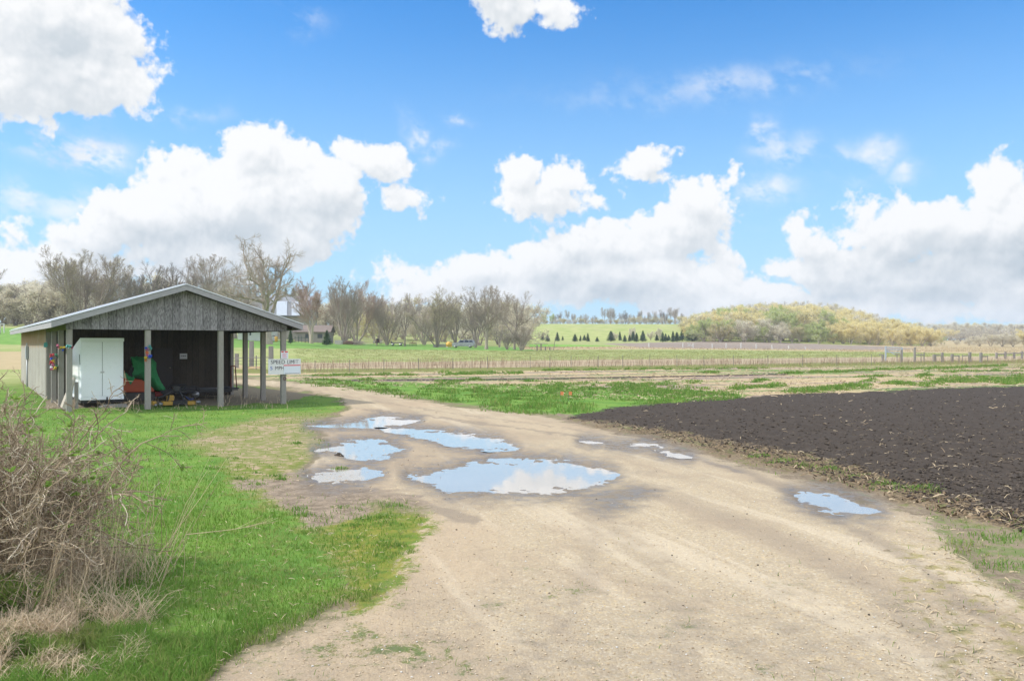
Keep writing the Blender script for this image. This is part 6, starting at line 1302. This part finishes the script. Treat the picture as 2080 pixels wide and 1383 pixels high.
# ------------------------------------------------------------------ the tangled bare bush in the left foreground
B0 = Vector((-4.02, 6.0, 0)); g = np.random.default_rng(2024)
def bushlines():
    ns = 130; th = g.uniform(0, 6.283, ns); rad = .52*np.sqrt(g.random(ns)); base = np.stack([rad*np.cos(th)*1.5, rad*np.sin(th)*1.1, np.zeros(ns)], -1)
    a = np.radians(g.uniform(2, 38, ns)); d = nrm(np.stack([np.sin(a)*np.cos(th+g.normal(0, .5, ns)), np.sin(a)*np.sin(th), np.cos(a)], -1))
    L = g.uniform(.75, 1.65, ns); K = 12; pos = base.copy(); pts = [pos-np.array([0, 0, .05])]
    for k in range(K-1): d = nrm(d+g.normal(0, .17, d.shape)+np.array([.0, 0, .07-.030*k])); pos = pos+d*(L/(K-1))[:, None]; pts.append(pos)
    P = np.stack(pts, 1); Rd = g.uniform(.005, .0135, ns)[:, None]*(1-.7*np.linspace(0, 1, K)); return P, Rd
l0 = bushlines(); l1 = grow(*l0, 9, .12, 1, 46, 20, .40, 8, .24, .03, .62, g, droop=.05); l2 = grow(*l1, 6, .12, 1, 50, 22, .55, 6, .28, .0, .65, g, droop=.05); l3 = grow(*l2, 4, .2, 1, 45, 20, .55, 4, .3, 0, .7, g)
for l, lo in ((l1, .003), (l2, .0022), (l3, .0015)): np.maximum(l[1], lo, out=l[1])
for l in (l0, l1, l2, l3): l[0][..., 2] = np.maximum(l[0][..., 2], -.03)
bush = tag(empty('bare_bush', B0), 'large tangled leafless bush in the left foreground with a few green buds', 'bush')
m_b1, t = mat('bush_bark'); r_ = t.n('ShaderNodeNewGeometry').outputs['Random Per Island']; p = t.n('ShaderNodeTexCoord').outputs['Object']
c = t.mix(r_, (.20, .145, .095), (.47, .37, .25)); c = t.mix(t.ss(r_, .87, .92), c, (.66, .56, .43)); c = t.mix(t.m('MULTIPLY', t.noise(p, 60, 3), .3), c, (.14, .11, .09)); out(t, bsdf(t, c, .8, 0, None, .15))
V, Fq, b = [], [], 0
for (P, Rd), sd in ((l0, 7), (l1, 5)):
    v, f = tubes(P, Rd, sd); V.append(v); Fq.append(f+b); b += len(v)
link('canes', npmesh('canes', np.concatenate(V), [np.concatenate(Fq)], [m_b1], smooth=True), bush)
V, Fq, b = [], [], 0
for (P, Rd), sd in ((l2, 4), (l3, 3)):
    v, f = tubes(P, Rd, sd); V.append(v); Fq.append(f+b); b += len(v)
link('twigs', npmesh('twigs', np.concatenate(V), [np.concatenate(Fq)], [m_b1], smooth=True), bush)
# buds: little sprays of young leaves on outer shoots
tips = np.concatenate([l1[0][:, -1], l1[0][:, -3]]); kk = g.permutation(len(tips))[:400]; kk = [i for i in kk if tips[i, 2] > .55][:150]; V = []; 
for i in kk:
    for q in range(g.integers(5, 10)):
        d = nrm(np.array([g.normal(0, 1), g.normal(0, 1), g.uniform(.2, 1.2)])); s = nrm(np.cross(d, g.normal(0, 1, 3))); L = g.uniform(.025, .06); c0 = tips[i]; V += [c0, c0+d*L*.5+s*L*.28, c0+d*L, c0+d*L*.5-s*L*.28]
link('leaves', npmesh('leaves', np.array(V), [np.arange(len(V)).reshape(-1, 4)], [leafmat('bud_leaf', (.14, .24, .04), (.26, .38, .09))]), bush)
# dry, flattened grass under and around it, with green blades pushing through
def mound(X, Y): return .22*np.exp(-(((X+3.5)/.8)**2+((Y-5.9)/.6)**2))+.08*np.exp(-(((X+2.75)/.55)**2+((Y-4.95)/.25)**2))+.10*np.exp(-(((X+2.75)/.35)**2+((Y-6.2)/.7)**2))
n = 34000; s = G.random(n); X = np.where(s < .62, G.normal(-3.75, .42, n), G.normal(-2.75, .42, n)); Y = np.where(s < .62, G.normal(5.95, .50, n), G.normal(5.0, .24, n)); k = (X < -2.12-.30*(Y-5)) & (Y > 4.45) & (fbm(X*3, Y*3, 3, 61) > np.where(Y < 5.35, -.12, -.35)); X, Y = X[k], Y[k]; n = len(X); Z = G.random(n)**1.5*mound(X, Y)*1.5
V, q, tri = blades(X, Y, Z, np.where(Y < 5.35, .55, 1)*G.uniform(.04, .25, n), G.uniform(.0026, .0055, n), G.uniform(.8, 1.6, n), G, .8); stuff('dry_grass', V, [q, tri], [g_dry])
n = 30000; X = G.normal(-2.55, .60, n); Y = G.normal(4.75, .45, n); dd = fbm(X*2.2, Y*2.2, 3, 55); k = (dd > -.10) & (X < -1.62+.10*(Y-4.4)) & (Y > 3.8); X, Y = X[k], Y[k]; n = len(X)
V, q, tri = blades(X, Y, mound(X, Y)*.5, G.uniform(.03, .12, n), G.uniform(.003, .006, n), G.uniform(.2, 1.1, n), G, .5); stuff('tall_grass', V, [q, tri], [g_tuft])
n = 1500; X = G.normal(-3.22, .10, n); Y = G.normal(5.42, .07, n); V, q, tri = blades(X, Y, mound(X, Y)*.4, G.uniform(.14, .30, n), G.uniform(.006, .011, n), G.uniform(.3, 1.0, n), G, .4); o = link('grass_clump', npmesh('grass_clump', V, [q, tri], [g_tuft])); tag(o, 'lush dark green grass clump at the foot of the bare bush', 'grass clump')
# standing dead stalks beside the bush
n = 110; X = G.normal(-2.85, .20, n); Y = G.normal(6.0, .5, n); b0 = np.stack([X, Y, np.zeros(n)], -1); dv = np.stack([G.normal(.06, .22, n), G.normal(0, .15, n), np.ones(n)], -1); h = G.uniform(.25, .85, n)[:, None]
P = np.stack([b0, b0+dv*h*.35, b0+dv*h*.7+G.normal(0, .015, (n, 3)), b0+dv*h+G.normal(0, .04, (n, 3))], 1); V, f = tubes(P, np.tile(np.array([[.0022, .002, .0017, .001]]), (n, 1)), 4); stuff('dead_stalks', V, [f], [g_dry])
wh = np.array([(-2.4, 6.35, .36), (-2.2, 6.3, .39), (-2.05, 6.28, .41), (-1.9, 6.26, .44), (-1.8, 6.25, .47)]); tw_ = grow(wh[None], np.linspace(.003, .001, 5)[None], 9, .55, 1, 14, 6, .35, 5, .05, .02, .7, g)
ws = tag(empty('dead_weed', (-2.4, 6.35, 0)), 'single pale dead weed stem leaning out over the lawn from the bush', 'weed'); off = np.array([-2.4, 6.35, 0]); v, f = tubes(np.concatenate([np.array([[(-2.6, 6.4, -.02), (-2.52, 6.37, .18)]]), ], 0)-off, np.array([[.003, .003]]), 5); v2, f2 = tubes(wh[None]-off, np.linspace(.003, .0015, 5)[None], 5); v3, f3 = tubes(np.array([[(-2.52, 6.37, .18), (-2.4, 6.35, .36)]])-off, np.array([[.003, .003]]), 5)
link('stem', npmesh('stem', np.concatenate([v, v2, v3]), [np.concatenate([f, f2+len(v), f3+len(v)+len(v2)])], [g_dry]), ws); v, f = tubes(tw_[0]-off, np.maximum(tw_[1], .0009), 3); link('spray', npmesh('spray', v, [f], [g_dry]), ws)
# ------------------------------------------------------------------ the air between here and the far hills
hm = bpy.data.materials.new('haze_air'); hm.use_nodes = True; hm.node_tree.nodes.clear(); t = NT(hm.node_tree)
pv = t.n('ShaderNodeVolumePrincipled', {'Color': (.86, .92, 1.0), 'Density': .00036, 'Anisotropy': .2})
t.n('ShaderNodeOutputMaterial', {'Volume': pv.outputs[0]})
hb_ = MB(); hb_.box(-1560, 1560, -1560, 1560, -1.3, 60); hz_ = hb_.build('haze', hm); tag(hz_, kind='stuff')
